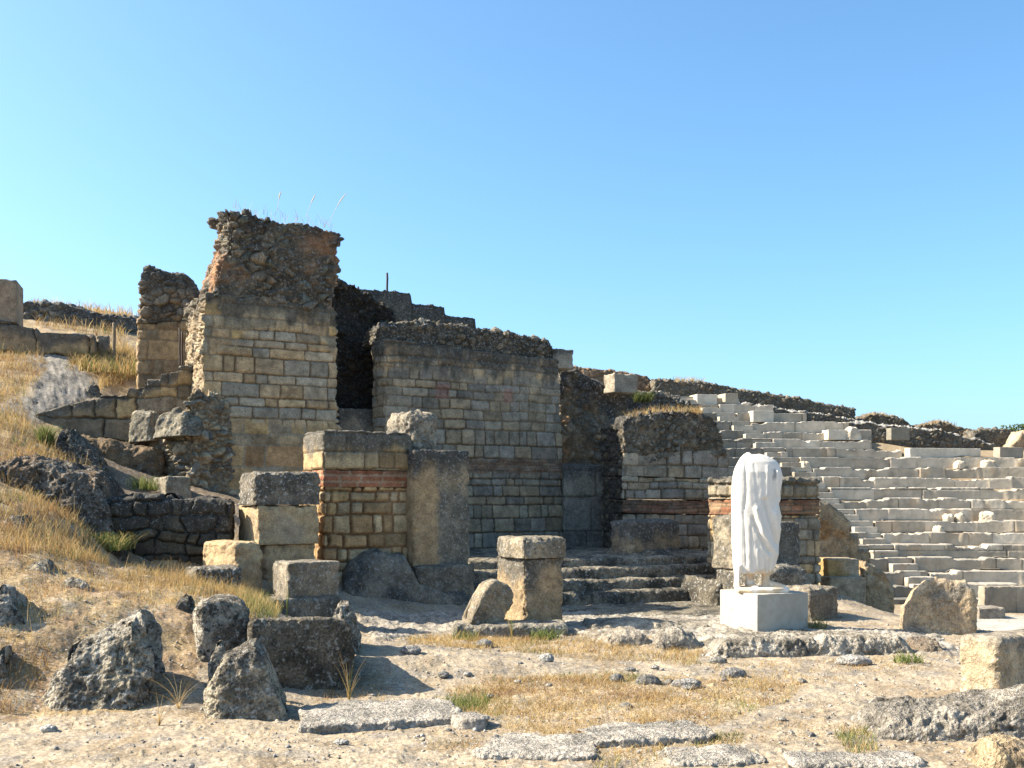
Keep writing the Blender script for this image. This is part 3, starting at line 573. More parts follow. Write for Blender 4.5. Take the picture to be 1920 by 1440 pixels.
lump('rubble_top', pfr, [(258, 508), (268, 500), (286, 497), (302, 506), (345, 509), (360, 522), (380, 552)], [(255, 606), (390, 600)], .8, crust(rubble(.22, 1.5, .08, [(.19,.16,.12),(.25,.20,.145),(.14,.125,.10),(.29,.215,.14),(.28,.235,.175)], (.12,.095,.07), 97, .3), (.085,.08,.068), .3, .5, 16, .5, .85), left=[(261, 500), (258, 606)], right=[(364, 500), (374, 545), (380, 606)], r=.06, rt=.08, jag=.07, jagf=5, seed=40, edge=.04, parent=Wg)
lump('plastered_base', pfr, [(256, 607), (388, 601)], [(255, 740), (390, 740)], .78, masonry(.3, .42, .05, .03, [(.38,.28,.165),(.33,.25,.16),(.30,.25,.175),(.41,.29,.155)], (.25,.19,.125), 98, lich=.12, force=.5, wob=.06, stain=.5), r=.05, rt=.01, seed=41, edge=.03, parent=Wg)
pbw = Plane(-60, 20.6, R_(16))
tag(lump('big_block_wall', pbw, [(-60, 594), (0, 600), (68, 614), (72, 622), (118, 624), (150, 626), (176, 628)], [(-60, 690), (176, 690)], .7, crust(masonry(.62, .85, .03, .05, [(.33,.25,.155),(.30,.235,.155),(.36,.27,.16),(.28,.22,.15)], (.10,.085,.065), 99, .15), (.11,.10,.085), .22, .5, 17, .3, .85), r=.04, rt=.04, seed=41), 'row of big brown ashlar blocks at the top of the grassy slope', 'stone wall')
prw = Plane(30, 25, R_(10))
tag(lump('rubble_wall', prw, [(30, 563), (60, 562), (110, 564), (150, 574), (190, 584), (262, 592)], [(30, 690), (262, 690)], .8, crust(rubble(.3, 1.5, .1, [(.19,.18,.16),(.25,.235,.20),(.15,.14,.125),(.30,.28,.24)], (.10,.09,.075), 101, .4), (.08,.075,.068), .2, .6), r=.08, rt=.1, jag=.06, seed=42), 'long dark rubble wall on the skyline at the far left behind the brown ashlar row', 'rubble wall')
tag(blk('stone_block', -40, -60, 46, 538, 616, 21.7, rock((.36,.29,.22), (.30,.245,.19), .012, 2, 102, .15, .1), r=.02, seed=43, ang=R_(16)), 'large plain tan block standing on the brown ashlar row at the left picture edge', 'stone block')
tag(blk('leaning_slab', 135, 131, 176, 625, None, 21.9, rock((.27,.25,.21), (.20,.185,.16), .02, 2, 103, .3, .2), D=.5, r=.03, seed=44, ang=R_(16)), 'grey slab standing behind the grass clump at the end of the ashlar row', 'stone slab')
tag(blk('leaning_slab', 182, 178, 206, 628, None, 21.7, rock((.30,.26,.2), (.20,.18,.15), .03, 2, 104, .3, .3), D=.3, r=.05, seed=45, ang=R_(25), lean=.1), 'broken brown slab tilted beside the wooden post on the slope', 'stone slab')

# ------------------------------------------------------------------ posts
def post(name, px, yb, yt, Y, rad, label, cat, mat=M_IRON, ground=True):
    b = at(px, yb, Y); t = at(px, yt, Y)
    if ground: b[2] = min(b[2], gz(b[0], b[1]) - .05)
    n = 8; V, Fq = [], []
    zs = np.linspace(b[2], t[2], 6)
    for k, z in enumerate(list(zs) + [t[2] + rad * .4]):
        rr = rad if k < 6 else rad * .5
        for i in range(n): V.append((b[0] + rr * math.cos(i * PI / 4) + .004 * math.sin(k * 2.1), b[1] + rr * math.sin(i * PI / 4), z))
    for k in range(6):
        for i in range(n): Fq.append((k * n + i, k * n + (i + 1) % n, (k + 1) * n + (i + 1) % n, (k + 1) * n + i))
    c = np.tile([.26, .2, .13], (len(V), 1))
    return tag(mesh_obj(name, V, Fq, mat, rgba(c, 0)), label, cat)
post('iron_post', 726, 560, 512, 21.7, .022, 'thin dark iron post standing on the stepped parapet against the sky', 'post', ground=False)
post('iron_rod', 337, 684, 615, 17.5, .016, 'left of two thin iron rods on the stepped wall by the tower', 'rod', ground=False)
post('iron_rod', 341.5, 684, 622, 17.55, .016, 'right of two thin iron rods on the stepped wall by the tower', 'rod', ground=False)
post('wooden_post', 214, 655, 606, 21.4, .035, 'weathered wooden post standing in front of the skyline rubble wall', 'post', M_STONE)

# ------------------------------------------------------------------ pillar, steps, block in the middle
tag(blk('pillar_block', 984, 931, 1057, 1047, None, 12.55, crust(rock((.36,.275,.18), (.29,.23,.155), .02, 2.2, 111, .25, .3), (.10,.095,.08), .22, .55, 21, .5, .85), r=.05, rt=.03, seed=46, edge=.03, bury=.2, chip=.07), 'stout weathered pillar block with dark streaks standing before the steps', 'stone block')
tag(blk('cap_stone', 982, 931, 1062, 1010, 1048, 12.5, rock((.30,.265,.205), (.15,.14,.12), .03, 2.4, 112, .6, .4), r=.05, rt=.05, seed=47, edge=.03, chip=.06), 'rounded cap stone lying on the stout weathered pillar block', 'stone block')
pls = Plane(884, 12.1, R_(28))
tag(lump('leaning_slab', pls, [(884, 1165), (902, 1122), (917, 1094), (932, 1088), (955, 1097), (966, 1110)], None, .26, rock((.27,.235,.18), (.17,.15,.12), .03, 2.4, 113, .45, .4), right=[(966, 1100), (962, 1130), (948, 1160), (944, 1190)], left=[(884, 1088), (882, 1190)], r=.05, rt=.05, seed=48), 'broken slab leaning against the left side of the stout pillar block', 'stone slab')
tag(blk('kerb_slab', 850, 838, 1064, 1174, None, 12.0, rock((.30,.28,.24), (.17,.16,.14), .03, 2.4, 114, .6, .4), D=.5, ang=R_(2), r=.06, rt=.04, seed=49), 'low flat kerb slab under the stout pillar block and its leaning slab', 'stone slab')
St = thing('rock_cut_steps', base_of(1200, 1150, 15.5), 'wide flight of worn dark steps cut in bedrock between pillar and statue', 'steps')
for i, (y, Y, L0, R0, D_) in enumerate([(1166, 13.7, 1040, 1420, 1.9), (1116, 15.4, 900, 1410, 1.0), (1093, 15.72, 888, 1400, 1.2), (1069, 16.05, 880, 1400, 1.3), (1050, 16.4, 880, 1400, 4.2)]):
    ps = Plane(L0, Y - (1060 - L0) / 2000 * Y * .36, R_(20 if i == 0 else 24))
    z = H + (HZ - y) / F * Y
    lump('step', ps, z, z - .5, D_, rock((.24,.22,.18), (.07,.066,.057), .04, 2.0, 120 + i, .55, .5), W=ps.st(R0, 930)[0], r=.06, rt=.05, jag=.022, jagf=1.6, parent=St, seed=50 + i)
tag(lump('rock_shoulder', Plane(1322, 15.6, R_(20)), [(1340, 1100), (1354, 1090), (1374, 1100), (1402, 1112), (1440, 1118)], [(1338, 1180), (1440, 1180)], 1.3, rock((.12,.11,.09), (.06,.056,.05), .05, 2.0, 125, .6, .5), r=.1, rt=.1, seed=55), 'grey rock shoulder closing the right end of the rock cut steps beside the statue', 'rock')
prt = Plane(1170, 17.35, R_(22))
tag(lump('rough_rock', prt, [(1165, 1050), (1200, 1040), (1260, 1036), (1310, 1038), (1340, 1066)], [(1165, 1100), (1340, 1100)], 1.3, rock((.19,.165,.135), (.085,.08,.07), .09, 2.2, 126, .5, .8), r=.15, rt=.15, seed=56, jag=.05), 'rough dark bedrock lump overlying the right half of the top steps', 'rock')
tag(blk('fallen_block', 1184, 1143, 1276, 977, 1050, 17.6, crust(rock((.36,.29,.19), (.24,.20,.15), .03, 2.2, 127, .35, .4), (.10,.095,.085), .25, .5, 23, .5, .9), r=.05, rt=.05, seed=57, edge=.04), 'squared block with a sunlit left end resting above the steps by the domed wall fragment', 'stone block')

# ------------------------------------------------------------------ boulders and foreground stones
def boulder(name, top, Y, D, label, ang=8, seed=0, r=.18, rt=.16, batter=.3, amp=.06, c1=(.41,.39,.345), c2=(.14,.13,.115), cat='boulder', group=None, lich=.85, bury=.15, c3=None, pit=.7, jag=.05, scale=2.3, **kw):
    p = Plane(top[0][0], Y, R_(ang))
    return tag(lump(name, p, top, None, D, rock(c1, c2, amp, scale, 200 + seed, lich, pit, c3), r=r, rt=rt, batter=batter, seed=60 + seed, jag=jag, jagf=4, mat=M_ROCK, bury=bury, edge=.04, **kw), label, cat, group)
boulder('boulder', [(66, 1318), (82, 1268), (112, 1230), (165, 1200), (222, 1178), (252, 1170), (263, 1196), (270, 1256), (272, 1318)], 7.7, .8, 'biggest grey lichen boulder with a sloping top at lower left', seed=1, r=.22, rt=.14, batter=.5, amp=.065, c3=(.34,.31,.25))
boulder('boulder', [(372, 1140), (378, 1133), (390, 1130), (420, 1127), (455, 1130), (466, 1136)], 9.0, .55, 'upright squarish boulder above the pointed one, left of the large dark block', ang=20, seed=2, r=.05, rt=.045, batter=.02, amp=.035, bury=.1)
boulder('boulder', [(385, 1292), (398, 1268), (425, 1244), (455, 1228), (478, 1220), (494, 1236), (514, 1284), (534, 1326), (548, 1356)], 7.6, .65, 'pointed boulder, smooth above and crusted below, in front of the large dark block', ang=12, seed=3, r=.12, rt=.1, batter=.25, amp=.05, c1=(.38,.345,.28), lich=.7)
boulder('boulder', [(386, 1240), (398, 1215), (412, 1210), (424, 1230)], 8.3, .22, 'small stone wedged between the squarish and the pointed boulder', seed=4, r=.06, rt=.06, amp=.02, cat='stone')
pbb = Plane(468, 8.75, R_(15))
tag(lump('large_block', pbb, [(468, 1166), (480, 1161), (600, 1160), (640, 1163), (662, 1172)], None, .75, rock((.185,.165,.135), (.09,.083,.07), .02, 2.2, 131, .55, .3), right=[(656, 1160), (664, 1220), (662, 1330)], left=[(468, 1160), (470, 1330)], r=.045, rt=.03, seed=64, mat=M_ROCK, edge=.015, topslope=.1), 'large dark flat topped block in shade behind the pointed boulder', 'stone block')
boulder('boulder', [(618, 1165), (628, 1142), (650, 1135), (666, 1146), (672, 1180)], 9.7, .4, 'small knobbly stone at the right rear corner of the large dark block', seed=5, r=.09, rt=.09, amp=.05, cat='stone', batter=.05)
boulder('boulder', [(-60, 1140), (-20, 1112), (10, 1118), (30, 1138), (38, 1165)], 8.6, .6, 'grey boulder cut off by the left picture edge', seed=6, amp=.05)
boulder('boulder', [(-50, 1250), (-10, 1232), (10, 1250), (22, 1300)], 7.9, .5, 'dark half buried boulder low at the left picture edge', seed=7, amp=.06)
boulder('boulder', [(8, 1085), (30, 1068), (62, 1060), (92, 1068), (104, 1084)], 10.1, .5, 'low flat grey rock in the dry grass above the biggest boulder', seed=8, amp=.05, rt=.1, cat='rock')
boulder('boulder', [(100, 1100), (128, 1090), (160, 1096), (168, 1106)], 9.8, .3, 'small low rock lying just right of the low flat grey rock on the slope', seed=9, amp=.03, rt=.06, r=.08, cat='rock')
boulder('boulder', [(180, 1088), (205, 1075), (240, 1071), (270, 1080), (290, 1094)], 11.3, .5, 'wide pale rock in the grass in front of the shadowed retaining wall', seed=10, amp=.05, rt=.1, c1=(.34,.32,.28), cat='rock')
boulder('boulder', [(-20, 985), (6, 968), (34, 968), (62, 995)], 11.4, .5, 'grey rock poking from green grass at the left edge, halfway up the slope', seed=11, amp=.06, cat='rock')
boulder('boulder', [(318, 1150), (330, 1124), (350, 1120), (364, 1142)], 9.7, .3, 'small dark stone overgrown with green beside the squarish boulder', seed=12, amp=.04, c1=(.15,.14,.10), cat='stone', r=.08, rt=.08)
boulder('rock_outcrop', [(-80, 905), (0, 866), (40, 862), (90, 874), (140, 890), (175, 912), (200, 950), (214, 1010)], 12.7, 1.6, 'broad dark ragged rock outcrop across the middle of the left slope', seed=13, amp=.14, c1=(.19,.17,.15), c2=(.075,.07,.065), batter=.3, r=.25, rt=.2, cat='rock outcrop', lich=.7, jag=.12, scale=1.7, c3=(.21,.15,.10))
boulder('rock_outcrop', [(85, 850), (100, 815), (120, 806), (150, 830), (175, 855), (190, 880)], 15.0, .8, 'smaller dark rock step above the broad ragged outcrop on the slope', seed=14, amp=.1, c1=(.18,.17,.145), c2=(.08,.075,.07), batter=.3, cat='rock outcrop', jag=.1)
boulder('boulder', [(40, 750), (75, 738), (110, 742), (140, 755)], 18.2, .7, 'low pale rock at the foot of the bare path high on the slope', seed=15, amp=.06, c1=(.40,.38,.35), c2=(.22,.21,.19), cat='rock', rt=.08)
boulder('boulder', [(155, 728), (168, 716), (178, 722), (184, 734)], 19.0, .25, 'small dark rock on the right edge of the bare path', seed=16, amp=.05, c1=(.2,.19,.17), cat='rock', r=.08, rt=.06)
# right side
pbr = Plane(1697, 12.6, R_(-16))
tag(lump('broken_block', pbr, [(1697, 1128), (1714, 1110), (1738, 1090), (1756, 1084), (1790, 1090), (1812, 1090), (1831, 1102)], None, .6, rock((.45,.36,.25), (.37,.29,.2), .035, 2.4, 141, .35, .6, (.23,.215,.19)), r=.09, rt=.08, seed=77, jag=.06, edge=.06, bury=.15, topslope=.15), 'big broken block with a grey left face and tan right face beyond the ledge', 'stone block')
tag(blk('broken_block', 1871, 1797, 2010, 1199, None, 8.45, crust(rock((.45,.385,.29), (.37,.31,.225), .02, 1.8, 142, .3, .3), (.17,.155,.13), .1, .5, 24, .4, .6), r=.05, rt=.04, seed=78, edge=.04, lean=-.02), 'pale squared block at the right picture edge with a rough sunlit face', 'stone block')
boulder('flat_rock', [(1640, 1372), (1665, 1360), (1700, 1352), (1760, 1352), (1850, 1346), (1930, 1330), (2010, 1322)], 6.95, .75, 'low wide lumpy grey rock in the lower right corner', ang=-6, seed=17, amp=.06, c1=(.36,.34,.31), c2=(.19,.18,.165), batter=.5, cat='rock', rt=.1, r=.14, lich=.5, jag=.06)
boulder('flat_rock', [(1876, 1432), (1890, 1412), (1930, 1404), (1990, 1410)], 6.15, .4, 'tan rock cut off by the bottom right corner', seed=18, amp=.03, c1=(.42,.34,.23), c2=(.30,.24,.17), cat='rock', rt=.06, r=.1, lich=.25, pit=.2)
# bedrock ledge under the statue
boulder('bedrock_ledge', [(1340, 1222), (1375, 1206), (1450, 1203), (1560, 1200), (1640, 1198), (1690, 1194), (1712, 1215), (1730, 1240)], 10.5, 2.2, 'long pitted bedrock ledge under and in front of the statue pedestal', ang=5, seed=19, amp=.06, c1=(.48,.455,.41), c2=(.22,.205,.18), batter=.25, cat='bedrock', rt=.07, r=.15, lich=.45, jag=.04, topslope=.095, pit=.9)
boulder('boulder', [(1135, 1222), (1150, 1200), (1185, 1186), (1212, 1190), (1235, 1206)], 11.2, .5, 'smooth pinkish grey rock with a shaded right end in front of the steps', ang=14, seed=20, amp=.03, c1=(.44,.40,.35), c2=(.33,.30,.26), batter=.35, cat='rock', rt=.08, r=.1, lich=.25, pit=.3)
boulder('boulder', [(1228, 1222), (1255, 1198), (1285, 1188), (1310, 1198), (1335, 1222)], 11.0, .5, 'rough grey rock between the pinkish rock and the pitted ledge', seed=21, amp=.06, c1=(.40,.38,.34), c2=(.19,.18,.165), batter=.3, cat='rock', rt=.1, lich=.5)
boulder('boulder', [(1095, 1195), (1110, 1178), (1150, 1172), (1230, 1174), (1330, 1176), (1360, 1190)], 12.4, .9, 'broad low pale bedrock sheet between the steps and the pinkish rock', ang=3, seed=22, amp=.03, c1=(.41,.385,.34), c2=(.24,.225,.2), batter=.4, cat='bedrock', rt=.06, lich=.45)
boulder('boulder', [(1720, 1236), (1745, 1212), (1775, 1206), (1795, 1228)], 10.6, .5, 'small brown stone mound between the ledge and the squared block at right', seed=23, amp=.05, c1=(.38,.31,.23), c2=(.2,.17,.14), cat='stone', lich=.35, rt=.1)
def slab(y0, Y, x0, x1, D, label, ang=14, h=.06, sd=0, **kw):
    p = Plane(x0, Y, R_(ang)); z = gz(p.A[0] + .5, p.A[1] + .2)
    return tag(lump('ground_slab', p, z + h, z - .12, D, rock((.42,.40,.375), (.29,.28,.265), .018, 2.4, 150 + sd, .3, .5), W=p.st(x1, 930)[0], r=.09, rt=.018, seed=85 + sd, jag=.018, jagf=3, edge=.16, edgef=2.2, mat=M_ROCK, **kw), label, 'stone slab')
slab(1374, 7.2, 575, 880, .8, 'long flat slab edge with a shaded front left of the green patch, nearest the pointed boulder', sd=0, h=.06, ang=17)
slab(1360, 7.3, 872, 925, .3, 'short rough stone ending the long flat slab at its right', sd=1, h=.06)
slab(1404, 6.72, 1110, 1345, .48, 'middle flat slab with a dark straight front edge and green weeds along it', sd=2, h=.045, ang=14)
slab(1430, 6.45, 905, 1122, .62, 'flat grey slab at the bottom centre, left of the weedy one', sd=3, h=.028, ang=-4)
slab(1440, 6.25, 1265, 1430, .42, 'pale flat slab touching the bottom edge below the weedy one', sd=4, h=.02, ang=8)
slab(1440, 6.24, 1480, 1740, .36, 'wide pale slab on the bottom edge left of the lumpy corner rock', sd=5, h=.02, ang=2)

# ------------------------------------------------------------------ THE SEATING
R0 = 17.5
def hit(px, R):
    k = (px - 960) / F; a = 1 + k * k; b = -2 * (k * CC[0] + CC[1]); c = CC @ CC - R * R
    Y = (-b + math.sqrt(b * b - 4 * a * c)) / (2 * a); return k * Y, Y
def theta(px, R):
    x, y = hit(px, R); return math.atan2(y - CC[1], x - CC[0])
def seat_xf(R, th):
    def f(V):
        a = th - V[:, 0] / R; rd = R + V[:, 1]
        return np.stack([CC[0] + rd * np.cos(a), CC[1] + rd * np.sin(a), V[:, 2]], 1)
    return f
AISLE = np.array([[740, 1300], [768, 1370], [800, 1425], [832, 1460], [865, 1513], [886, 1538], [908, 1552], [930, 1573], [950, 1597], [975, 1640], [1009, 1664], [1030, 1686], [1050, 1722], [1073, 1746], [1098, 1765], [1125, 1785]])
dummy = Plane(1500, 30)
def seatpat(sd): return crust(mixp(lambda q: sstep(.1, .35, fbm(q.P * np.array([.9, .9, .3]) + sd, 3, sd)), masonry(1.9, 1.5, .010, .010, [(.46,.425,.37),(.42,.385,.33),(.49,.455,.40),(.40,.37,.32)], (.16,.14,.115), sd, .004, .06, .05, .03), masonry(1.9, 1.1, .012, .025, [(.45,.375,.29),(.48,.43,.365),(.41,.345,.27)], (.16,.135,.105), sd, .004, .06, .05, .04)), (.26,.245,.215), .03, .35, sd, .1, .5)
def wear(z, R, sd, amt, Lm, k):
    r = np.random.default_rng(sd); n = int(Lm / .05) + 20
    a = np.zeros(n); m = np.zeros(n); i = 0
    while i < n:                                   # runs of crisp new stone and of worn old stone
        L = int(r.integers(9, 30))
        if r.random() < amt: a[i:i + L] = r.uniform(.01, .1); m[i:i + L] = r.uniform(.3, 1.2)
        i += L
    xs = np.arange(n) * .05
    def f(s):
        Q_ = np.stack([s * 4, s * 0 + sd, s * 0], 1)
        return z - np.interp(s, xs, a) - np.interp(s, xs, m) * .15 * np.clip(fbm(Q_, 4, 4, .65) + .1, 0, 1)
    return f
seat = thing('theatre_seating', base_of(1800, 1135, 31.5), 'curved tiers of pale stone seats to the right of the stairway', 'seating')
seatL = thing('theatre_seating', base_of(1600, 1100, 32), 'left end of the stone seat tiers, between the stairway and the ruined walls', 'seating')
stair = thing('seating_stairway', base_of(1760, 1130, 31.5), 'narrow stone stairway climbing diagonally between the seat tiers', 'stairway')
ROWZ = {}
for k in range(1, 24):
    R = R0 + GO * (k - 1); z = ZORC + RISE * k
    x, Y = hit(1600, R); y = HZ - (z - H) / Y * F
    if y < 733: break
    ROWZ[k] = (R, z, Y, y)
    pxl = float(np.interp(y, AISLE[:, 0], AISLE[:, 1])); th = theta(pxl, R)
    end = 2080 if y > 846 else 1692 if y > 826 else 1634 if y > 806 else 1592 if y > 786 else 1512 if y > 766 else 1450 if y > 750 else 1386
    Lm = (th - theta(end, R)) * R
    lump('seat_row', dummy, wear(z, R, 300 + k, .42, Lm, k), z - RISE - .1, GO + .35, seatpat(300 + k), W=Lm, r=.025, rt=.03, parent=seat, chip=.02, xform=seat_xf(R, th), res=.034, mat=M_CUT, seed=k)
    # two stair treads per row, then the left tiers
    wa = .85 / R
    lump('stair_tread', dummy, z - RISE * .5, z - RISE - .1, .5, seatpat(340 + k), W=.82, r=.02, rt=.02, parent=stair, chip=.02, xform=seat_xf(R - .28, th + wa), res=.034, mat=M_CUT, seed=k)
    lump('stair_tread', dummy, z - .01, z - RISE - .1, .6, seatpat(360 + k), W=.82, r=.02, rt=.02, parent=stair, chip=.02, xform=seat_xf(R + .05, th + wa), res=.034, mat=M_CUT, seed=k)
    Ll = 3.2 if y > 950 else 5.0
    lump('seat_row', dummy, wear(z, R, 380 + k, .35, Ll, k), z - RISE - .1, GO + .35, crust(masonry(1.9, .95, .014, .015, [(.25,.235,.205),(.29,.27,.235),(.21,.2,.175)], (.13,.12,.10), 380 + k, .004, .1, .05, .012), (.15,.14,.12), .06, .5, k, .2, .6), W=Ll, r=.025, rt=.03, parent=seatL, chip=.02, xform=seat_xf(R, th + wa + Ll / R), res=.036, mat=M_CUT, seed=k + 30)  # darker greys than the right tiers, standing in for the walls' shade
def rowY(yb):       # distance and height of the seat row whose top shows nearest to row yb
    k = min(ROWZ, key=lambda k: abs(ROWZ[k][3] - yb)); return ROWZ[k]
new = lambda sd, c=(.50,.475,.43): rock(c, tuple(v * .88 for v in c), .006, 2, sd, .05, .05)
def seat_block(xl, xc, xr, h, yb, label, sd, c=(.58,.55,.49), **kw):
    R, z, Y, y = rowY(yb); xx, Yc = hit(xc, R + .3)
    p = Plane(xc, Yc, R_(12)); kk = (xl - 960) / F; D = (p.A[0] - kk * p.A[1]) / (-p.v[0] + kk * p.v[1])
    return tag(lump('restored_block', p, z + h, z - .02, max(.35, min(D, 1.0)), new(sd, c), W=p.st(xr, 930)[0], r=.015, rt=.015, res=.03, mat=M_CUT, seed=sd % 50, chip=.02, **kw), label, 'stone block')
seat_block(1266, 1307, 1345, .40, 760, 'bright new block with a white sunlit end at the very top of the tiers', 401)
seat_block(1345, 1360, 1384, .46, 758, 'darker grey cube standing right of the topmost bright block', 402, (.36,.34,.29))
seat_block(1402, 1412, 1451, .42, 790, 'new stone block two tiers down from the darker grey cube', 403)
seat_block(1541, 1553, 1590, .36, 815, 'pale new block ending a short upper tier beside a rough white lump', 404)
seat_block(1697, 1706, 1839, .36, 852, 'long new pale block row on the upper tiers in front of the dark rubble walls', 405)
seat_block(1862, 1875, 1919, .38, 851, 'block with a white end and dark face near the right edge of the upper tiers', 406, (.30,.28,.25))
seat_block(1668, 1671, 1706, .44, 828, 'dark grey block standing against the rubble wall behind the upper tiers', 407, (.22,.215,.19))
tag(lump('rough_stone', Plane(1590, hit(1600, rowY(815)[0] + .3)[1], R_(10)), [(1590, 812), (1597, 800), (1608, 801), (1617, 814)], rowY(815)[1] - .03, .5, rock((.56,.53,.47), (.42,.39,.34), .05, 2.4, 408, .2, .3), r=.12, rt=.12, seed=9, mat=M_CUT), 'rough white lump of stone at the end of a short upper tier', 'stone')
for i, (px, yb, w) in enumerate([(1505, 880, .35), (1795, 868, .35), (1845, 868, .45), (1772, 973, .3), (1792, 973, .3), (1838, 973, .45), (1750, 990, .3)]):
    R, z, Y, y = rowY(yb); xx, Yc = hit(px, R + .25)
    p = Plane(px, Yc, R_(15 - 7 * i))
    tag(lump('broken_stone', p, z + .19 + .03 * (i % 3), z - .06, .34, rock((.54,.50,.43), (.44,.39,.32), .05, 3, 410 + i, .15, .3), W=w, r=.12, rt=.1, jag=.06, seed=i + 3, mat=M_CUT), 'broken pale lump of an old seat lying on a stone tier', 'stone', 'broken stones on the tiers')
tag(blk('low_parapet', 1846, 1837, 2000, 1100, None, 29.0, masonry(1.5, .75, .014, .015, [(.36,.335,.29),(.32,.295,.25)], (.2,.18,.15), 420, .004, .1), ang=R_(4), r=.02, rt=.02, mat=M_CUT, seed=5, D=.35), 'row of upright grey slabs at the foot of the tiers, right picture edge', 'parapet')
tag(blk('ground_slab', 1836, 1832, 1885, 1140, None, 27.6, rock((.3,.28,.25), (.22,.2,.18), .02, 2, 421, .3, .2), ang=R_(4), D=.7, r=.04, rt=.04, seed=6), 'dark flat slab on the orchestra floor before the upright grey slabs', 'stone slab')
# walls on the skyline behind the seating
def ring(name, top, yb, Y, label, pat, cat='rubble wall', ang=0, D=1.2, sd=0, **kw):
    p = Plane(top[0][0], Y, R_(ang))
    return tag(lump(name, p, top, [(top[0][0], yb), (top[-1][0], yb)], D, pat, r=.1, rt=.12, jag=.12, jagf=3.5, seed=sd, res=.036, **kw), label, cat)
dk = lambda sd, cell=.26, pal=DARKR: rubble(cell, 1.3, .12, pal, (.13,.115,.09), sd, .5)
ring('earth_wall', [(1050, 684), (1110, 689), (1180, 697), (1215, 705), (1245, 722), (1290, 735)], 800, 46.2, 'brown earth topped wall on the skyline just right of the quoin block', rubble(.5, 1.6, .1, [(.26,.185,.125),(.22,.16,.11),(.30,.22,.15)], (.16,.115,.08), 431, .15), 'earth wall', sd=1)
ring('skyline_wall', [(1225, 708), (1260, 712), (1300, 712), (1340, 718), (1400, 730), (1500, 745), (1560, 757), (1606, 763)], 830, 45.2, 'long rubble skyline wall descending above the middle of the seating', dk(432), sd=2)
ring('retaining_wall', [(1320, 742), (1400, 754), (1470, 765), (1550, 774), (1604, 786), (1670, 800)], 860, 43.800000000000004, 'dark rubble wall with pale crest stones just above the short upper tiers', crust(dk(433), (.40,.375,.33), .02, .25, 3, .3, .8), sd=3)
ring('earth_mound', [(1600, 788), (1640, 773), (1660, 775), (1690, 783), (1715, 797), (1748, 793), (1765, 789), (1795, 797), (1835, 806), (1880, 806)], 880, 45.800000000000004, 'brown double humped grassy earth mound on the skyline at right', rubble(.22, 1.2, .1, [(.26,.20,.13),(.20,.16,.11),(.16,.14,.115)], (.15,.11,.07), 434, .3), 'mound', sd=4)
ring('retaining_wall', [(1584, 790), (1640, 790), (1664, 795), (1710, 798), (1770, 806), (1800, 815), (1870, 832)], 880, 43.0, 'dark rubble wall below the double humped mound', crust(dk(435), (.40,.375,.33), .02, .25, 5, .3, .8), sd=5)
ring('skyline_wall', [(1825, 806), (1860, 802), (1892, 803), (1906, 812), (1912, 830)], 880, 44.4, 'short dark rubble wall on the skyline next to the green tree', dk(436), sd=6)
ring('earth_mound', [(1896, 832), (1915, 812), (1950, 806), (2020, 806)], 900, 43.6, 'pale earth slope at the right edge under the green tree', rock((.42,.35,.26), (.3,.24,.17), .1, 1.5, 437, .2, .3), 'mound', sd=7)

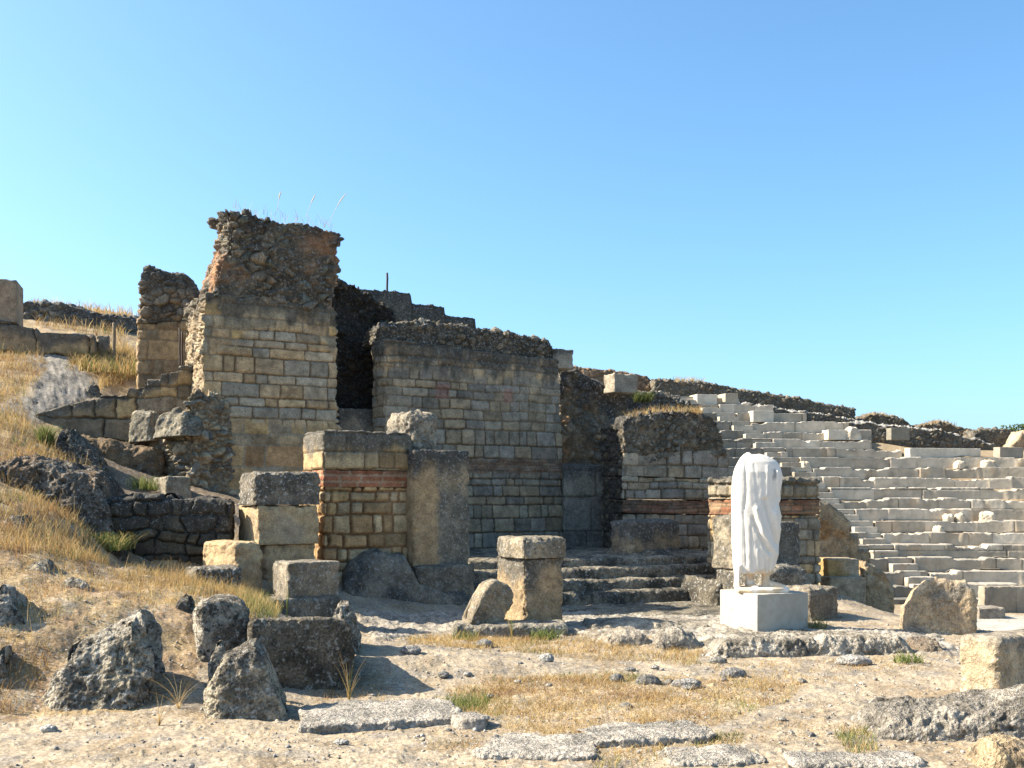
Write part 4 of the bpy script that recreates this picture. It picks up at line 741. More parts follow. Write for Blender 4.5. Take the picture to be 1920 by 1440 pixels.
# ------------------------------------------------------------------ STATUE AND PEDESTAL
pdz = H + (HZ - 1115) / F * 12.3
marble = None
pdl = Plane(1420, 12.3, R_(24.2)); W_ = pdl.st(1516, 930)[0]
tag(lump('statue_pedestal', pdl, pdz, None, .735, rock((.43,.395,.325), (.36,.325,.26), .003, 2, 502, .04, .05, tint=False), W=W_, r=.008, rt=.008, mat=M_MARBLE, seed=70, bury=.12, chip=.01), 'plain smooth white block pedestal under the headless statue', 'pedestal')
def statue():
    Yc = 12.72; sc_ = F / Yc
    X = lambda px: (px - 960) / sc_
    Zz = lambda py: H + (HZ - py) / sc_
    prof = np.array([[1074, 1378, 1446], [1062, 1376, 1452], [1042, 1375, 1457.5], [1018, 1374, 1459.5], [995, 1373.5, 1462.5], [966, 1373, 1463.5], [945, 1372.5, 1459.5], [930, 1372.5, 1460], [916, 1373, 1463.5], [905, 1374, 1465.5], [893, 1375.5, 1466.5], [880, 1378, 1464], [872, 1381, 1461], [866, 1384, 1457], [860, 1387.5, 1448], [855, 1391.5, 1437], [851, 1396, 1424], [848.5, 1401, 1413]])
    pys = np.concatenate([np.linspace(1074, 880, 150), np.linspace(879, 848.5, 40)])
    na = 200; th = np.linspace(0, 2 * PI, na, endpoint=False)
    folds = [([(1393.7, 868), (1394, 917), (1391, 955)], -.022, .011), ([(1386, 880), (1384, 950), (1385, 1060)], .012, .012), ([(1390, 960), (1394, 1060)], -.012, .010), ([(1402, 985), (1406, 1066)], -.012, .011),
             ([(1405, 970), (1416, 1001), (1425.5, 1020), (1437, 1034)], -.035, .014), ([(1412, 955), (1424, 996), (1440, 1024), (1450, 1037)], .034, .028),
             ([(1428, 938), (1438, 975), (1449, 1006), (1452, 1018)], -.045, .022), ([(1452, 885), (1456, 935), (1449, 965), (1457, 992)], .030, .020), ([(1445, 960), (1450, 990), (1455, 1004)], .02, .012), ([(1457, 943), (1453, 960), (1461, 985)], -.022, .010),
             ([(1443, 880), (1446, 925)], -.022, .008), ([(1449, 880), (1451, 930)], -.016, .007), ([(1434, 875), (1432, 930)], .012, .012), ([(1410, 872), (1414, 940)], -.008, .012),
             ([(1412, 1000), (1424, 1030), (1436, 1046)], .014, .012), ([(1424, 1042), (1428, 1070)], .016, .010), ([(1436, 1046), (1438, 1072)], -.02, .010), ([(1414, 1030), (1416, 1070)], .014, .012), ([(1446, 1040), (1440, 1070)], .016, .010)]
    V = []
    for py in pys:
        l = np.interp(-py, -prof[:, 0], prof[:, 1]); r = np.interp(-py, -prof[:, 0], prof[:, 2])
        cx, hw = X((l + r) / 2), (r - l) / 2 / sc_
        dep = np.interp(py, [848.5, 856, 866, 885, 930, 990, 1040, 1074], [.05, .085, .12, .155, .175, .19, .185, .165])
        e = .8
        c, s_ = np.cos(th), np.sin(th)
        x = cx + hw * np.sign(c) * np.abs(c) ** e; y = Yc + dep * np.sign(s_) * np.abs(s_) ** e
        V.append(np.stack([x, y, np.full(na, Zz(py))], 1))
    V = np.array(V)                                   # rings x around
    nr = len(V)
    du = np.roll(V, -1, 1) - np.roll(V, 1, 1); dv = np.gradient(V, axis=0)
    N = np.cross(du, -dv) * -1; N /= np.linalg.norm(N, axis=2, keepdims=True) + 1e-9
    cen = V.mean(1, keepdims=True)
    sg = np.sign(((V - cen) * N).sum(2, keepdims=True)); N = N * np.where(sg == 0, 1, sg)
    P = V.reshape(-1, 3); Nf = N.reshape(-1, 3)
    px = 960 + P[:, 0] * sc_; py = HZ - (P[:, 2] - H) * sc_
    front = sstep(.05, -.05, (P[:, 1] - Yc)); disp = np.zeros(len(P))
    for pl, a, w in folds:
        q = np.array(pl, float); best = np.full(len(P), 9e9); w_px = w * sc_
        for i in range(len(q) - 1):
            A, B = q[i], q[i + 1]; AB = B - A; t = np.clip(((px - A[0]) * AB[0] + (py - A[1]) * AB[1]) / (AB @ AB), 0, 1)
            best = np.minimum(best, np.hypot(px - A[0] - t * AB[0], py - A[1] - t * AB[1]))
        disp += .72 * a * np.exp(-(best / (1.15 * w_px)) ** 2) * front
    ang = np.arctan2(P[:, 1] - Yc, P[:, 0] - cen.reshape(-1, 3)[:, 0].repeat(na)[:len(P)] if False else P[:, 0] - X(1417))
    amp = sstep(860, 900, py)
    disp += amp * (.0055 * np.sin(ang * 17 + 1.6 * noise3(P * np.array([3, 3, 1.6]), 5) * 2) * lerp(np.ones(len(P)), .15, front) + .006 * fbm(P * 7, 3, 6))
    P = P + Nf * disp[:, None]
    # broken neck hollow
    nx, nzv = X(1413), Zz(853)
    dn = np.hypot(P[:, 0] - nx, P[:, 1] - (Yc - .01)); P[:, 2] -= sstep(.075, .03, dn) * sstep(864, 853, py) * .05
    P[:, 2] += sstep(864, 850, py) * .012 * fbm(P * 30, 2, 8)
    i = np.arange(na); j = (i + 1) % na
    Fq = [np.stack([b * na + i, b * na + j, (b + 1) * na + j, (b + 1) * na + i], 1) for b in range(nr - 1)]
    parts = [(P, np.concatenate(Fq))]
    def cap(P, Fq, ring, up):
        c = P[ring].mean(0); k = len(P); n = len(ring)
        tri = [(ring[a], ring[(a + 1) % n], ring[(a + 2) % n], k) for a in range(0, n, 2)]
        tri = np.array(tri) if up else np.array(tri)[:, ::-1]
        return np.vstack([P, c]), np.vstack([Fq, tri])
    b, f = parts[0]; b, f = cap(b, f, list(range((nr - 1) * na, nr * na)), True); b, f = cap(b, f, list(range(na)), False); parts[0] = (b, f)
    def loft(rings, n=28):      # rings: (centre xyz, rx, ry)
        V = []; 
        for c, rx, ry in rings:
            a = np.linspace(0, 2 * PI, n, endpoint=False); V.append(np.stack([c[0] + rx * np.cos(a), c[1] + ry * np.sin(a), np.full(n, c[2])], 1))
        P = np.concatenate(V); i = np.arange(n); j = (i + 1) % n
        Fq = np.concatenate([np.stack([k * n + i, k * n + j, (k + 1) * n + j, (k + 1) * n + i], 1) for k in range(len(rings) - 1)])
        P, Fq = cap(P, Fq, list(range((len(rings) - 1) * n, len(rings) * n)), True); P, Fq = cap(P, Fq, list(range(n)), False)
        return P, Fq
    zb, zh = pdz - .004, Zz(1068)
    zp = Zz(1096)
    leg = lambda pxa, pxb, yy, dy=.07: loft([((X((pxa + pxb) / 2), yy, zp - .03), (pxb - pxa) / 2 / sc_ * 1.15, dy * 1.1), ((X((pxa + pxb) / 2), yy, (zp + zh) / 2), (pxb - pxa) / 2 / sc_ * .95, dy * .9), ((X((pxa + pxb) / 2), yy, zh + .06), (pxb - pxa) / 2 / sc_ * 1.25, dy * 1.3)])
    parts += [leg(1377, 1386, Yc - .02, .12), leg(1397, 1412, Yc - .03, .06), leg(1426, 1441, Yc - .06, .055)]
    # plinth: an irregular flat slab
    def slab_ring(z, k): return [(X(1380) - k, Yc - .16 - k), (X(1400), Yc - .22 - k), (X(1440), Yc - .235 - k), (X(1470) + k, Yc - .19), (X(1475) + k, Yc - .09), (X(1458) + k, Yc + .1), (X(1430), Yc + .17 + k), (X(1385), Yc + .16 + k), (X(1378) - k, Yc)]
    def prism(levels):
        P = np.array([(x, y, z) for z, k in levels for x, y in slab_ring(z, k)]); n = 9; i = np.arange(n); j = (i + 1) % n
        # upsample ring with straight edges
        Q_ = []
        for L in range(len(levels)):
            r = P[L * n:(L + 1) * n]
            for a in range(n):
                for t in np.linspace(0, 1, 8, endpoint=False): Q_.append(r[a] + (r[(a + 1) % n] - r[a]) * t)
        P = np.array(Q_); n = 72; i = np.arange(n); j = (i + 1) % n
        Fq = np.concatenate([np.stack([k * n + i, k * n + j, (k + 1) * n + j, (k + 1) * n + i], 1) for k in range(len(levels) - 1)])
        P, Fq = cap(P, Fq, list(range((len(levels) - 1) * n, len(levels) * n)), True); return cap(P, Fq, list(range(n)), False)
    parts.append(prism([(zb, .0), (zb + .03, .012), (zp - .035, .006), (zp - .02, -.012)]))
    def foot(pxa, pxb, ya, yb_, w, hgt):            # heel to toe
        a = np.array([X(pxa), ya]); b = np.array([X(pxb), yb_]); n = 24; V = []
        ts = np.linspace(0, 1, 14)
        d = (b - a) / np.linalg.norm(b - a); nn = np.array([-d[1], d[0]])
        for t in ts:
            c = a + (b - a) * t; ww = w * (.62 + .5 * math.sin(PI * min(1, t * .9 + .12)) ** .7) * (1 if t < .9 else .75); hh = hgt * (1 - .68 * t ** .9) * (1 if t > .06 else .8)
            an = np.linspace(0, 2 * PI, n, endpoint=False)
            V.append(np.stack([c[0] + nn[0] * ww * np.cos(an), c[1] + nn[1] * ww * np.cos(an), zp - .035 + hh * .5 + hh * .5 * np.sin(an)], 1))
        P = np.concatenate(V); i = np.arange(n); j = (i + 1) % n
        Fq = np.concatenate([np.stack([k * n + i, k * n + j, (k + 1) * n + j, (k + 1) * n + i], 1) for k in range(len(ts) - 1)])
        P, Fq = cap(P, Fq, list(range((len(ts) - 1) * n, len(ts) * n)), True); return cap(P, Fq, list(range(n)), False)
    parts.append(foot(1428, 1468, Yc - .03, Yc - .17, .042, .125))
    parts.append(foot(1404, 1414, Yc - .0, Yc - .17, .04, .09))
    return parts
def remesh(parts, vox):
    V = np.concatenate([p for p, f in parts]); off = 0; Fq = []
    for p, f in parts: Fq.append(f + off); off += len(p)
    me = bpy.data.meshes.new('t'); me.from_pydata(V.tolist(), [], np.concatenate(Fq).tolist()); me.update()
    import bmesh
    bm = bmesh.new(); bm.from_mesh(me); bmesh.ops.recalc_face_normals(bm, faces=bm.faces); bm.to_mesh(me); bm.free()
    o = bpy.data.objects.new('t', me); COL.objects.link(o)
    m = o.modifiers.new('r', 'REMESH'); m.mode = 'VOXEL'; m.voxel_size = vox
    sm = o.modifiers.new('s', 'SMOOTH'); sm.factor = .5; sm.iterations = 2
    dg = bpy.context.evaluated_depsgraph_get(); dg.update(); ev = o.evaluated_get(dg); m2 = bpy.data.meshes.new_from_object(ev)
    bpy.data.objects.remove(o); return m2
me = remesh(statue(), .0085); me.name = 'statue'
nv = len(me.vertices); co = np.empty(nv * 3, np.float32); me.vertices.foreach_get('co', co); co = co.reshape(-1, 3).astype(float)
org = np.array([co[:, 0].mean(), co[:, 1].mean(), pdz])
c_ = lerp(np.tile([.72, .66, .565], (nv, 1)), np.array([.58, .42, .24]), sstep(.0, .25, fbm(co * 6, 3, 3) + .1) * sstep(pdz + .34, pdz + .22, co[:, 2]) * .75)
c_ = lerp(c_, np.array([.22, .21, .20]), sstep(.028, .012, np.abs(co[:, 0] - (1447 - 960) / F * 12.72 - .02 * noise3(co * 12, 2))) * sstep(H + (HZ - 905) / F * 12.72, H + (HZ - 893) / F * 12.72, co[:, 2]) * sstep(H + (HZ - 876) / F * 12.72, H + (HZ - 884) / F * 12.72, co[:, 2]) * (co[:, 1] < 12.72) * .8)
at_ = me.attributes.new('Col', 'FLOAT_COLOR', 'POINT'); at_.data.foreach_set('color', rgba(c_, .02).astype(np.float32).ravel())
me.vertices.foreach_set('co', (co - org).astype(np.float32).ravel()); me.materials.clear(); me.materials.append(M_MARBLE)
me.polygons.foreach_set('use_smooth', np.ones(len(me.polygons), bool)); me.update()
so = bpy.data.objects.new('statue', me); COL.objects.link(so); so.location = org
tag(so, 'white marble headless statue of a draped standing figure on the smooth pedestal', 'statue')

# ------------------------------------------------------------------ grass, weeds, stones
def blades(name, B, hgt, wid, lean, cols, mat=M_GRASS, seg=2, seed=1, origin=(0, 0, 0)):
    """B: roots [n,3]; hgt, wid [n]; every blade a bent tapering strip"""
    r = np.random.default_rng(seed); n = len(B)
    a = r.uniform(0, 2 * PI, n); b = r.uniform(0, 2 * PI, n)
    side = np.stack([np.cos(a), np.sin(a), np.zeros(n)], 1); ld = np.stack([np.cos(b), np.sin(b), np.zeros(n)], 1)
    L = (lean * r.uniform(.2, 1.3, n) * hgt)[:, None]
    rows = []
    for k in range(seg + 1):
        t = k / seg; c = B + ld * L * t ** 1.8 + np.array([0, 0, 1.]) * (hgt * (t - .12 * t * t * lean))[:, None]; w = (wid * (1 - .8 * t) * .5)[:, None]
        rows += [c - side * w, c + side * w]
    V = np.stack(rows, 1).reshape(-1, 3); st = 2 * (seg + 1); i = np.arange(n) * st
    Fq = np.concatenate([np.stack([i + 2 * k, i + 2 * k + 1, i + 2 * k + 3, i + 2 * k + 2], 1) for k in range(seg)])
    return mesh_obj(name, V, Fq, mat, rgba(np.repeat(cols, st, 0), 0), origin=origin, smooth=False)
DRY = np.array([(.50,.35,.14),(.44,.29,.11),(.55,.42,.20),(.40,.245,.095),(.46,.34,.17)]); GRN = np.array([(.16,.19,.055),(.20,.22,.07),(.12,.16,.05),(.25,.25,.09)])
RUS = np.array([(.33,.19,.09),(.28,.17,.09),(.37,.24,.12)])
_slab = None
def scatter(poly, n_m2, h, seed, clump=.3, green=0., rust=.1, wid=.007, lean=.6, xr=(-9, 9), yr=(6, 26), cs=1.0):
    r = np.random.default_rng(seed); poly = np.array(poly, float)
    n = int((xr[1] - xr[0]) * (yr[1] - yr[0]) * n_m2)
    if n > 900000: n = 900000
    X = r.uniform(*xr, n); Y = r.uniform(*yr, n)
    m = (X < Y * .56) & (X > -Y * .8); X, Y = X[m], Y[m]
    P = np.stack([X, Y, np.zeros(len(X))], 1)
    keep = fbm(P * 2.3 * cs, 3, seed) + .35 * fbm(P * 9 * cs, 2, seed + 3) > clump - r.uniform(0, .35, len(X)); X, Y, P = X[keep], Y[keep], P[keep]
    Z = ground_smooth(X, Y); px, py = proj(X, Y, Z)
    w = 22 * fbm(P * 1.5, 3, seed + 8); k = pip(px + w, py + w * .5, poly); X, Y, Z, P = X[k], Y[k], Z[k], P[k]
    g = fbm(P * 1.4 + 5, 3, seed + 11); n = len(X); u = r.random(n)
    cols = DRY[r.integers(0, len(DRY), n)]; isr = (fbm(P * 1.9 + 15, 3, seed + 12) + .5 * (u - .5) > .32 - rust); cols = np.where(isr[:, None], RUS[r.integers(0, 3, n)], cols)
    isg = (g + .6 * (r.random(n) - .5)) > (.5 - green); cols = np.where(isg[:, None], GRN[r.integers(0, 4, n)], cols)
    hh = h * r.uniform(.35, 1.2, n) * (1 + .7 * fbm(P * 1.2 + 9, 2, seed + 13)); cols = cols * r.uniform(.8, 1.15, (n, 1))
    return np.stack([X, Y, Z - .01], 1), np.clip(hh, .015, None), wid * r.uniform(.7, 1.3, n), np.full(n, lean), cols
def grow(name, sets, seed, kind='stuff'):
    B, h, w, l, c = [np.concatenate(x) for x in zip(*sets)]
    o = blades(name, B, h, w, l, c, seed=seed); o['kind'] = kind; return o
SL = dict(xr=(-9, -1.6), yr=(7, 24))
grow('dry_grass', [
    scatter([(-620,650),(80,650),(90,700),(40,745),(60,800),(150,850),(120,865),(-620,860)], 800, .13, 21, .05, .03, .1, .010, .6, (-14, -5), (13, 23)),
    scatter([(128,680),(150,655),(200,642),(257,640),(257,712),(190,735),(185,705)], 1200, .19, 22, -.2, .14, .0, .012, .6, (-9, -5.5), (17, 23)),
    scatter([(257,690),(230,640),(255,590),(60,570),(60,610),(216,640)], 120, .25, 23, -.2, .0, .05, .02, .6, (-14, -6), (20, 30)),
    scatter([(-620,835),(100,850),(170,875),(200,905),(90,880),(-620,890)], 800, .12, 24, .0, .1, .25, .009, .7, (-13, -4), (11, 18)),
    scatter([(-620,930),(60,925),(130,960),(190,1040),(210,1062),(100,1040),(-620,1030)], 1500, .14, 25, -.1, .2, .15, .008, .6, (-12, -3.5), (9.5, 15)),
    scatter([(-620,1010),(120,1030),(250,1085),(440,1095),(480,1120),(470,1165),(360,1130),(250,1150),(100,1195),(-620,1210)], 1500, .065, 26, .08, .04, .2, .006, .9, (-11, -2), (8, 14)),
    scatter([(200,1075),(330,1075),(480,1095),(480,1125),(330,1110)], 1400, .12, 27, .0, .1, .0, .006, .6, (-5.5, -2.5), (9.5, 14)),
    scatter([(-620,1180),(60,1190),(100,1215),(60,1345),(-620,1350)], 1700, .11, 28, -.1, .05, .25, .006, .9, (-9, -3), (6.9, 9.5)),
    scatter([(440,1120),(530,1110),(520,1160),(460,1165)], 1800, .15, 29, -.3, .35, .0, .006, .5, (-4, -2), (9, 13.5)),
    scatter([(60,1330),(320,1330),(560,1340),(600,1400),(300,1390),(60,1365)], 420, .04, 30, .15, .0, .3, .006, 1.1, (-4, -1), (6.4, 8.5)),
], 31)
grow('seed_grass', [
    scatter([(-620,1010),(120,1030),(250,1085),(440,1095),(480,1120),(470,1165),(360,1130),(250,1150),(100,1195),(60,1340),(-620,1350)], 80, .2, 61, .0, .02, .1, .005, .5, (-11, -2), (7, 14)),
    scatter([(-620,640),(80,650),(60,800),(200,905),(130,960),(190,1060),(-620,1040)], 90, .28, 62, -.1, .03, .05, .007, .5, (-13, -3.5), (9.5, 23)),
    scatter([(840,1290),(1500,1280),(1300,1370),(960,1380)], 60, .13, 63, .0, .1, .1, .004, .6, (-1.2, 2.8), (7, 9.6)),
    scatter([(200,1080),(480,1095),(480,1140),(250,1120)], 150, .24, 64, -.1, .05, .0, .005, .5, (-5.5, -2.3), (9.5, 14)),
], 37)
grow('meadow_grass', [
    scatter(MEADOW, 3200, .055, 41, -.08, .14, .12, .005, 1.0, (-1.2, 2.8), (7, 9.6), 1.3),
    scatter([(900,1272),(1100,1262),(1280,1275),(1240,1312),(1050,1330),(930,1310)], 2600, .05, 54, .0, .25, .5, .006, 1.0, (-.8, 2), (7.6, 9.8), 1.3),
    scatter([(830,1290),(880,1285),(960,1320),(930,1350),(860,1325)], 3600, .055, 42, -.3, .5, .05, .005, .7, (-.8, .3), (7, 9.2)),
    scatter([(860,1180),(1100,1180),(1330,1215),(1290,1250),(1050,1235),(860,1215),(740,1210)], 2200, .07, 43, .0, .06, .02, .006, .9, (-1.6, 2.4), (9.8, 12.6), 1.4),
    scatter([(1090,1400),(1180,1402),(1350,1385),(1350,1400),(1210,1435),(1110,1440)], 3600, .045, 44, -.3, .45, .05, .005, .9, (.3, 1.6), (6.2, 7.1)),
    scatter([(800,1395),(910,1390),(905,1408),(805,1412)], 3500, .045, 45, -.3, .5, .0, .005, .8, (-.8, 0), (6.4, 7.2)),
    scatter([(1560,1372),(1640,1368),(1650,1410),(1590,1415)], 4200, .06, 46, -.35, .5, .0, .005, .6, (1.8, 2.6), (6.5, 7.4)),
    scatter([(1340,1378),(1395,1375),(1395,1400),(1340,1402)], 4200, .05, 47, -.3, .5, .1, .005, .8, (1.1, 1.7), (6.6, 7.4)),
    scatter([(1400,1260),(1580,1265),(1550,1290),(1420,1290)], 1200, .05, 48, .05, .15, .05, .006, 1., (1.7, 3.2), (8.6, 10.2)),
    scatter([(1640,1320),(1790,1325),(1780,1345),(1660,1350)], 1500, .04, 49, -.05, .15, .05, .005, 1., (2.3, 3.7), (7.3, 8.4)),
    scatter([(1380,1350),(1640,1360),(1600,1420),(1420,1410)], 900, .03, 50, .05, .1, .05, .005, 1., (1.2, 2.6), (6.4, 7.8)),
    scatter([(660,1240),(740,1250),(720,1320),(640,1310),(600,1320)], 2200, .055, 51, -.1, .05, .35, .005, 1., (-1.7, -.8), (8, 10.4)),
    scatter([(1300,1240),(1700,1235),(1780,1250),(1600,1260),(1350,1262)], 1000, .05, 52, .05, .1, .15, .006, 1., (1.7, 4.4), (9.4, 10.8)),
], 53)
def tuft(px, py, Y, n, h, spread, pal, label, cat='weed', name='weed', z=None, wid=.007, lean=.5, seed=0, group=None):
    r = np.random.default_rng(900 + seed); c = at(px, py, Y); zz = gz(c[0], c[1]) if z is None else z
    B = np.stack([c[0] + np.clip(r.normal(0, spread, n), -1.5 * spread, 1.5 * spread), c[1] + np.clip(r.normal(0, spread, n), -1.5 * spread, 1.5 * spread), np.full(n, zz - .01)], 1)
    cols = np.array(pal)[r.integers(0, len(pal), n)] * r.uniform(.8, 1.2, (n, 1))
    o = blades(name, B, h * r.uniform(.4, 1.1, n), np.full(n, wid), np.full(n, lean), cols, M_GRASS, 4, 900 + seed, origin=(c[0], c[1], zz))
    return tag(o, label, cat, group)
tuft(865, 1310, 8.3, 500, .10, .13, GRN, 'bright green grass patch beside the straw coloured meadow', 'grass tuft', seed=1)
tuft(1022, 1192, 11.9, 160, .16, .10, GRN, 'leafy green weed at the right foot of the pillar block', seed=2, wid=.014, lean=.9)
tuft(870, 1202, 11.6, 160, .14, .09, np.concatenate([GRN, DRY[:2]]), 'small olive weed in dry grass left of the kerb slab', seed=3, wid=.012)
tuft(655, 1300, 8.55, 16, .5, .003, np.concatenate([DRY, GRN[:1]]), 'tall dry stalks standing against the right end of the large dark block', seed=4, wid=.006, lean=.4)
tuft(538, 1150, 11.4, 12, .40, .003, GRN, 'single tall green stalk in front of the tapered block', seed=5, wid=.009, lean=.12)
tuft(960, 1178, 11.9, 16, .42, .003, np.concatenate([DRY[:2], GRN[:2]]), 'thin yellow flowering stalks before the leaning slab', seed=6, wid=.006, lean=.35)
tuft(190, 1012, 12.9, 700, .24, .2, np.concatenate([GRN, DRY[:1]]), 'leafy green bush in the shade left of the retaining wall', 'bush', 'bush', seed=7, wid=.016, lean=.9)
tuft(85, 830, 15.3, 420, .30, .06, GRN, 'green tuft above the smaller rock step on the slope', 'grass tuft', seed=8, wid=.014, lean=.6)
tuft(205, 690, 20.5, 500, .34, .4, np.concatenate([GRN[1:], DRY]), 'greenish clump of tall grass before the ashlar row', 'grass tuft', seed=9, wid=.016, lean=.6)
tuft(298, 1365, 7.5, 18, .30, .003, DRY, 'few bent dry stalks at the foot of the biggest boulder', seed=10, wid=.005, lean=.9)
tuft(335, 1330, 7.9, 16, .38, .003, DRY, 'long arching dry stalks in the shaded hollow between two boulders', seed=11, wid=.005, lean=1.0)
tuft(275, 912, 15.4, 160, .22, .15, GRN, 'green weed growing at the foot of the rubble pier', seed=12, wid=.02, lean=.7, z=1.7)
tuft(1535, 1185, 12.6, 120, .2, .07, np.concatenate([GRN[:2], DRY[:2]]), 'yellowish weed between the pedestal and the brown squared block', seed=13, wid=.012, lean=.6)
tuft(1700, 1240, 10.2, 140, .12, .08, GRN, 'small green weed at the right foot of the pitted ledge', seed=14, wid=.012, lean=.7)
tuft(1205, 748, 20.6, 260, .22, .1, GRN * .6, 'dark green shrub growing on the rubble behind the domed wall fragment', 'shrub', 'shrub', z=H + (HZ - 752) / F * 20.6, seed=15, wid=.022, lean=.9)
# grass on the wall tops
def topgrass(name, xs, Y, n, h, spread, pal, label, seed, wid=.012, lean=.7):
    r = np.random.default_rng(950 + seed); k = r.integers(0, len(xs), n); f = r.random(n); a = np.array([at(*xs[i], Y) for i in range(len(xs))])
    t = r.random(n) * (len(a) - 1); i = np.clip(t.astype(int), 0, len(a) - 2); B = a[i] + (a[i + 1] - a[i]) * (t - i)[:, None]
    B[:, 1] += r.uniform(0, spread, n); B[:, 2] -= .03
    cols = np.array(pal)[r.integers(0, len(pal), n)] * r.uniform(.8, 1.2, (n, 1))
    return tag(blades(name, B, h * r.uniform(.3, 1.1, n) , np.full(n, wid), np.full(n, lean), cols, M_GRASS, 3, 950 + seed, origin=B.mean(0)), label, 'grass tuft')
topgrass('grass_tuft', [(1178, 780), (1230, 768), (1300, 768), (1320, 772)], 18.95, 900, .16, 1.3, np.concatenate([DRY, RUS[:1]]), 'dry straw grass growing on the domed top of the wall fragment', 1)
topgrass('grass_tuft', [(430, 384), (500, 397), (560, 406), (620, 418)], 17.6, 120, .22, .8, np.concatenate([DRY, RUS]), 'thin reddish dry grass along the top of the tower', 2, .007)
topgrass('grass_tuft', [(1625, 780), (1650, 775), (1690, 784)], 46.0, 250, .2, .8, DRY, 'dry grass on the left hump of the skyline mound', 3, .03)
topgrass('grass_tuft', [(1745, 795), (1765, 790), (1795, 797)], 46.0, 250, .2, .8, np.concatenate([DRY, RUS]), 'dry grass on the right hump of the skyline mound', 4, .03)
topgrass('grass_tuft', [(1265, 714), (1290, 714), (1320, 716)], 45.5, 250, .3, .8, DRY, 'straw grass clump on the skyline wall behind the topmost bright block', 5, .03)
topgrass('grass_tuft', [(600, 520 + 95), (790, 598)], 18.9, 6, .1, .3, GRN, 'tiny green sprigs in the crest of the long block wall', 6, .012)
# the tall feathery stalks on the tower
def stalk(px, py, Y, dx, hgt, sd):
    c = at(px, py, Y); n = 12; V, Fq = [], []
    for k in range(n + 1):
        t = k / n; p = c + np.array([dx * t ** 1.5, 0, hgt * t]); w = .006 * (1 - .5 * t) + (.013 * math.sin(PI * (t - .55) / .45) if t > .55 else 0)
        V += [p + np.array([-w * .7, -w * .5, 0]), p + np.array([w * .7, -w * .5, 0]), p + np.array([0, w, 0])]
    for k in range(n):
        for i in range(3): Fq.append((3 * k + i, 3 * k + (i + 1) % 3, 3 * k + 3 + (i + 1) % 3, 3 * k + 3 + i))
    return mesh_obj('grass_stalk', V, Fq, M_GRASS, rgba(np.tile([.62, .55, .42], (len(V), 1)), 0), origin=c)
tag(stalk(618, 422, 17.9, .30, .56, 1), 'tall pale feathery grass stalk leaning right on top of the tower', 'grass stalk')
tag(stalk(575, 408, 17.8, .16, .40, 2), 'shorter thin grass stalk left of the feathery one on the tower', 'grass stalk')
tag(stalk(520, 398, 17.7, .06, .36, 3), 'faint upright grass stalk above the middle of the tower top', 'grass stalk')
# loose stones
def pebble_mesh(r, res=2):
    import bmesh
    bm = bmesh.new(); bmesh.ops.create_icosphere(bm, subdivisions=res, radius=1); P = np.array([v.co[:] for v in bm.verts]); Fq = np.array([[v.index for v in f.verts] for f in bm.faces]); bm.free()
    return P, Fq
PB, PF = pebble_mesh(None, 2); PB1, PF1 = pebble_mesh(None, 1)
def stone(px, py, Y, sx, sy, sz, c, label, seed, cat='stone', group=None, name='loose_stone'):
    p = at(px, py, Y); z = gz(p[0], p[1]); V = PB3 * (1 + .28 * fbm(PB3 * 1.3 + seed * 5, 4, seed)[:, None]) * np.array([sx, sy, sz]) + np.array([p[0], p[1], z + sz * .45])
    col = lerp(np.tile(c, (len(V), 1)), np.array(c) * .6, sstep(0, .3, fbm(PB3 * 2 + seed, 3, seed)))
    return tag(mesh_obj(name, V, PF3, M_ROCK, rgba(col, .3), origin=(p[0], p[1], z)), label, cat, group)
PB3, PF3 = pebble_mesh(None, 4)
stone(90, 1366, 7.35, .06, .045, .035, (.56,.52,.45), 'smooth white stone lying alone before the biggest boulder', 1)
stone(1157, 1275, 9.2, .06, .05, .05, (.2,.19,.17), 'dark knobbly stone left of centre in the meadow', 2)
stone(1215, 1282, 9.05, .11, .07, .06, (.22,.205,.18), 'wider dark clod just right of the dark knobbly stone', 3)
stone(1375, 1270, 9.4, .12, .08, .06, (.26,.24,.21), 'dark brown clump of stone below the left end of the ledge', 4)
stone(1345, 1240, 10.2, .09, .06, .04, (.30,.28,.24), 'flat grey stone just above the dark brown clump', 5)
stone(1288, 1288, 8.95, .13, .07, .05, (.36,.33,.29), 'pale grey flat stone at the upper edge of the meadow', 6)
stone(1025, 1248, 10, .07, .05, .05, (.50,.46,.40), 'pale angular pebble on bare ground left of the meadow', 7)
stone(908, 1226, 10.8, .09, .07, .05, (.28,.26,.23), 'dark stone in front of the kerb slab', 8)
stone(1600, 1243, 10.1, .16, .1, .06, (.46,.42,.36), 'low pale stone on the dust in front of the pitted ledge', 9)
stone(770, 1255, 9.8, .10, .07, .05, (.36,.33,.29), 'grey stone at the tip of the large block shadow', 10)
stone(735, 1356, 7.35, .03, .025, .02, (.34,.31,.28), 'tiny stone resting on the long flat slab', 11)
stone(640, 1395, 6.9, .05, .035, .02, (.44,.41,.36), 'thin grey flake of stone below the long flat slab', 12)
rs = np.random.default_rng(55); sp = None
for i in range(34):
    px, Y = rs.uniform(620, 1760), rs.uniform(7.0, 10.6); py = HZ + H / Y * F
    s = rs.uniform(.018, .045)
    if sp is None or i < 8:
        o = stone(px, py, Y, s * rs.uniform(.9, 1.5), s, s * .6, [(.42,.39,.34),(.27,.255,.225),(.36,.31,.25)][i % 3], 'small grey stone lying loose on the dusty foreground', 30 + i, group='loose stones on the dust')
        sp = (sp or []) + [o]
    else:
        o = sp[i % 8].copy(); COL.objects.link(o); p = at(px, py, Y); o.location = (p[0], p[1], gz(p[0], p[1])); o.rotation_euler = (0, 0, rs.uniform(0, 6)); o.scale = (rs.uniform(.6, 1.2),) * 3
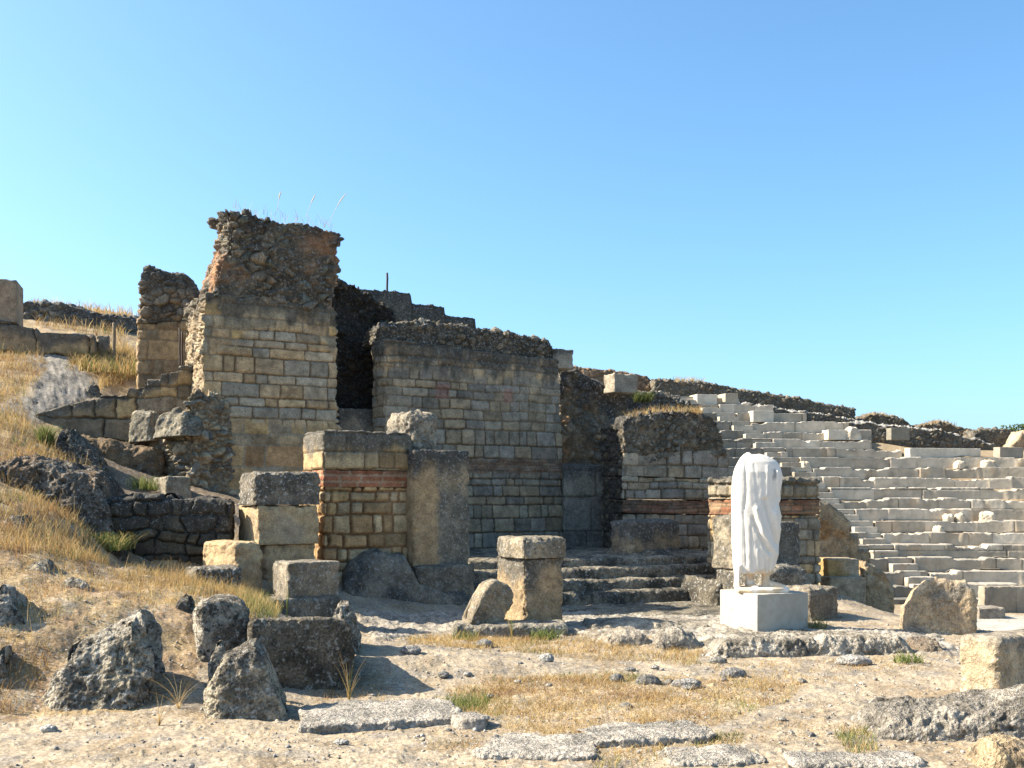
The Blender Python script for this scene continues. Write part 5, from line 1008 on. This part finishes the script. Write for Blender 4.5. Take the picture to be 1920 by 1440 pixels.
def gravel(n, seed):
    r = np.random.default_rng(seed); Y = r.uniform(6.2, 13.5, n) ; X = r.uniform(-.52, .52, n) * Y
    P = np.stack([X, Y, np.zeros(n)], 1); k = (fbm(P * 1.4, 3, seed) + .4 * fbm(P * 5, 2, 4)) > r.uniform(-.5, .5, n); X, Y = X[k], Y[k]
    Z = ground_smooth(X, Y); n = len(X)
    s = .004 + .011 * r.random(n) ** 5 + .003 * r.random(n); dims = s[:, None] * r.uniform(.6, 1.4, (n, 3)) * np.array([1.1, 1.1, .7])
    m = len(PB1); jit = 1 + r.uniform(-.25, .25, (n, m, 1))
    V = (PB1[None] * jit * dims[:, None, :] + np.stack([X, Y, Z + .002], 1)[:, None, :]).reshape(-1, 3)
    Fq = (PF1[None] + (np.arange(n) * m)[:, None, None]).reshape(-1, 3)
    cols = np.array([(.44,.41,.36),(.30,.28,.25),(.38,.32,.25),(.5,.47,.41),(.22,.205,.18)])[r.integers(0, 5, n)]
    o = mesh_obj('gravel', V, Fq, M_STONE, rgba(np.repeat(cols, m, 0), .1), origin=(0, 8, 0), smooth=False); o['kind'] = 'stuff'
gravel(10000, 77)
# the tree at the right edge
def tree():
    c = at(1925, 825, 62); c[2] = gz(c[0], c[1]) - .2; r = np.random.default_rng(5)
    t = thing('tree', tuple(c), 'small green tree top showing over the mound at the right edge', 'tree')
    topz = H + (HZ - 797) / F * 62; hh = topz - c[2]; V, Fq = [], []
    for k in range(9):
        rr = .16 * (1 - .08 * k)
        for i in range(8): V.append((c[0] + rr * math.cos(i * PI / 4) + .05 * math.sin(k), c[1] + rr * math.sin(i * PI / 4), c[2] + hh * .8 * k / 8))
    for k in range(8):
        for i in range(8): Fq.append((k * 8 + i, k * 8 + (i + 1) % 8, k * 8 + 8 + (i + 1) % 8, k * 8 + 8 + i))
    mesh_obj('trunk', V, Fq, M_STONE, rgba(np.tile([.16, .12, .08], (len(V), 1)), .2), t)
    B = []
    for q in range(26):
        a = r.uniform(0, 2 * PI); e = r.uniform(.1, 1); cc = np.array([c[0] + 1.25 * e * math.cos(a), c[1] + 1.25 * e * math.sin(a), c[2] + hh * (.62 + .3 * r.random() * (1.15 - e * .5))])
        B.append(cc + r.normal(0, .27, (130, 3)))
    B = np.concatenate(B); B[:, 2] = np.minimum(B[:, 2], topz); n = len(B)
    u = r.normal(0, 1, (n, 3)); u /= np.linalg.norm(u, axis=1)[:, None]; v = np.cross(u, r.normal(0, 1, (n, 3))); v /= np.linalg.norm(v, axis=1)[:, None]; s = r.uniform(.05, .1, (n, 1))
    V = np.stack([B - u * s, B - v * s * .5, B + u * s, B + v * s * .5], 1).reshape(-1, 3); Fq = np.arange(n * 4).reshape(-1, 4)
    cols = np.array([(.06,.09,.025),(.085,.115,.03),(.045,.07,.02)])[r.integers(0, 3, n)]
    mesh_obj('crown', V, Fq, M_LEAF, rgba(np.repeat(cols, 4, 0), 0), t, smooth=False)
tree()

# ------------------------------------------------------------------ camera, sun and sky
cam = bpy.data.cameras.new('camera'); co_ = bpy.data.objects.new('camera', cam); COL.objects.link(co_)
cam.sensor_fit = 'HORIZONTAL'; cam.sensor_width = 36; cam.lens = 36 * F / 1920; cam.shift_y = (HZ - 720) / 1920; cam.clip_start = .1; cam.clip_end = 3000
co_.location = (0, 0, H); co_.rotation_euler = (PI / 2, 0, 0); sc.camera = co_
EL, AZ = 37.0, -86.0                       # sun height; azimuth from straight ahead, negative = left
sd_ = Vector((math.sin(R_(AZ)) * math.cos(R_(EL)), math.cos(R_(AZ)) * math.cos(R_(EL)), math.sin(R_(EL))))
sl = bpy.data.lights.new('sun', 'SUN'); sl.energy = 5.0; sl.angle = R_(.5); sl.color = (1, .91, .76)
so_ = bpy.data.objects.new('sun', sl); COL.objects.link(so_); so_.rotation_euler = (-sd_).to_track_quat('-Z', 'Y').to_euler(); so_.location = (-20, 0, 20)
w = bpy.data.worlds.new('World'); sc.world = w; w.use_nodes = True; nt = w.node_tree; bg = nt.nodes['Background']
sky = nt.nodes.new('ShaderNodeTexSky'); sky.sky_type = 'NISHITA'; sky.sun_disc = False; sky.sun_elevation = R_(EL); sky.sun_rotation = R_(AZ)
sky.air_density = .8; sky.dust_density = 1.8; sky.ozone_density = 6.0; sky.altitude = 0
hs = nt.nodes.new('ShaderNodeHueSaturation'); hs.inputs['Saturation'].default_value = 1.04; hs.inputs['Hue'].default_value = .486; nt.links.new(sky.outputs[0], hs.inputs['Color']); nt.links.new(hs.outputs[0], bg.inputs[0]); bg.inputs[1].default_value = .113
vs = sc.view_settings; vs.view_transform = 'Standard'; vs.look = 'None'; vs.exposure = 1.48; vs.gamma = 1; vs.use_curve_mapping = False
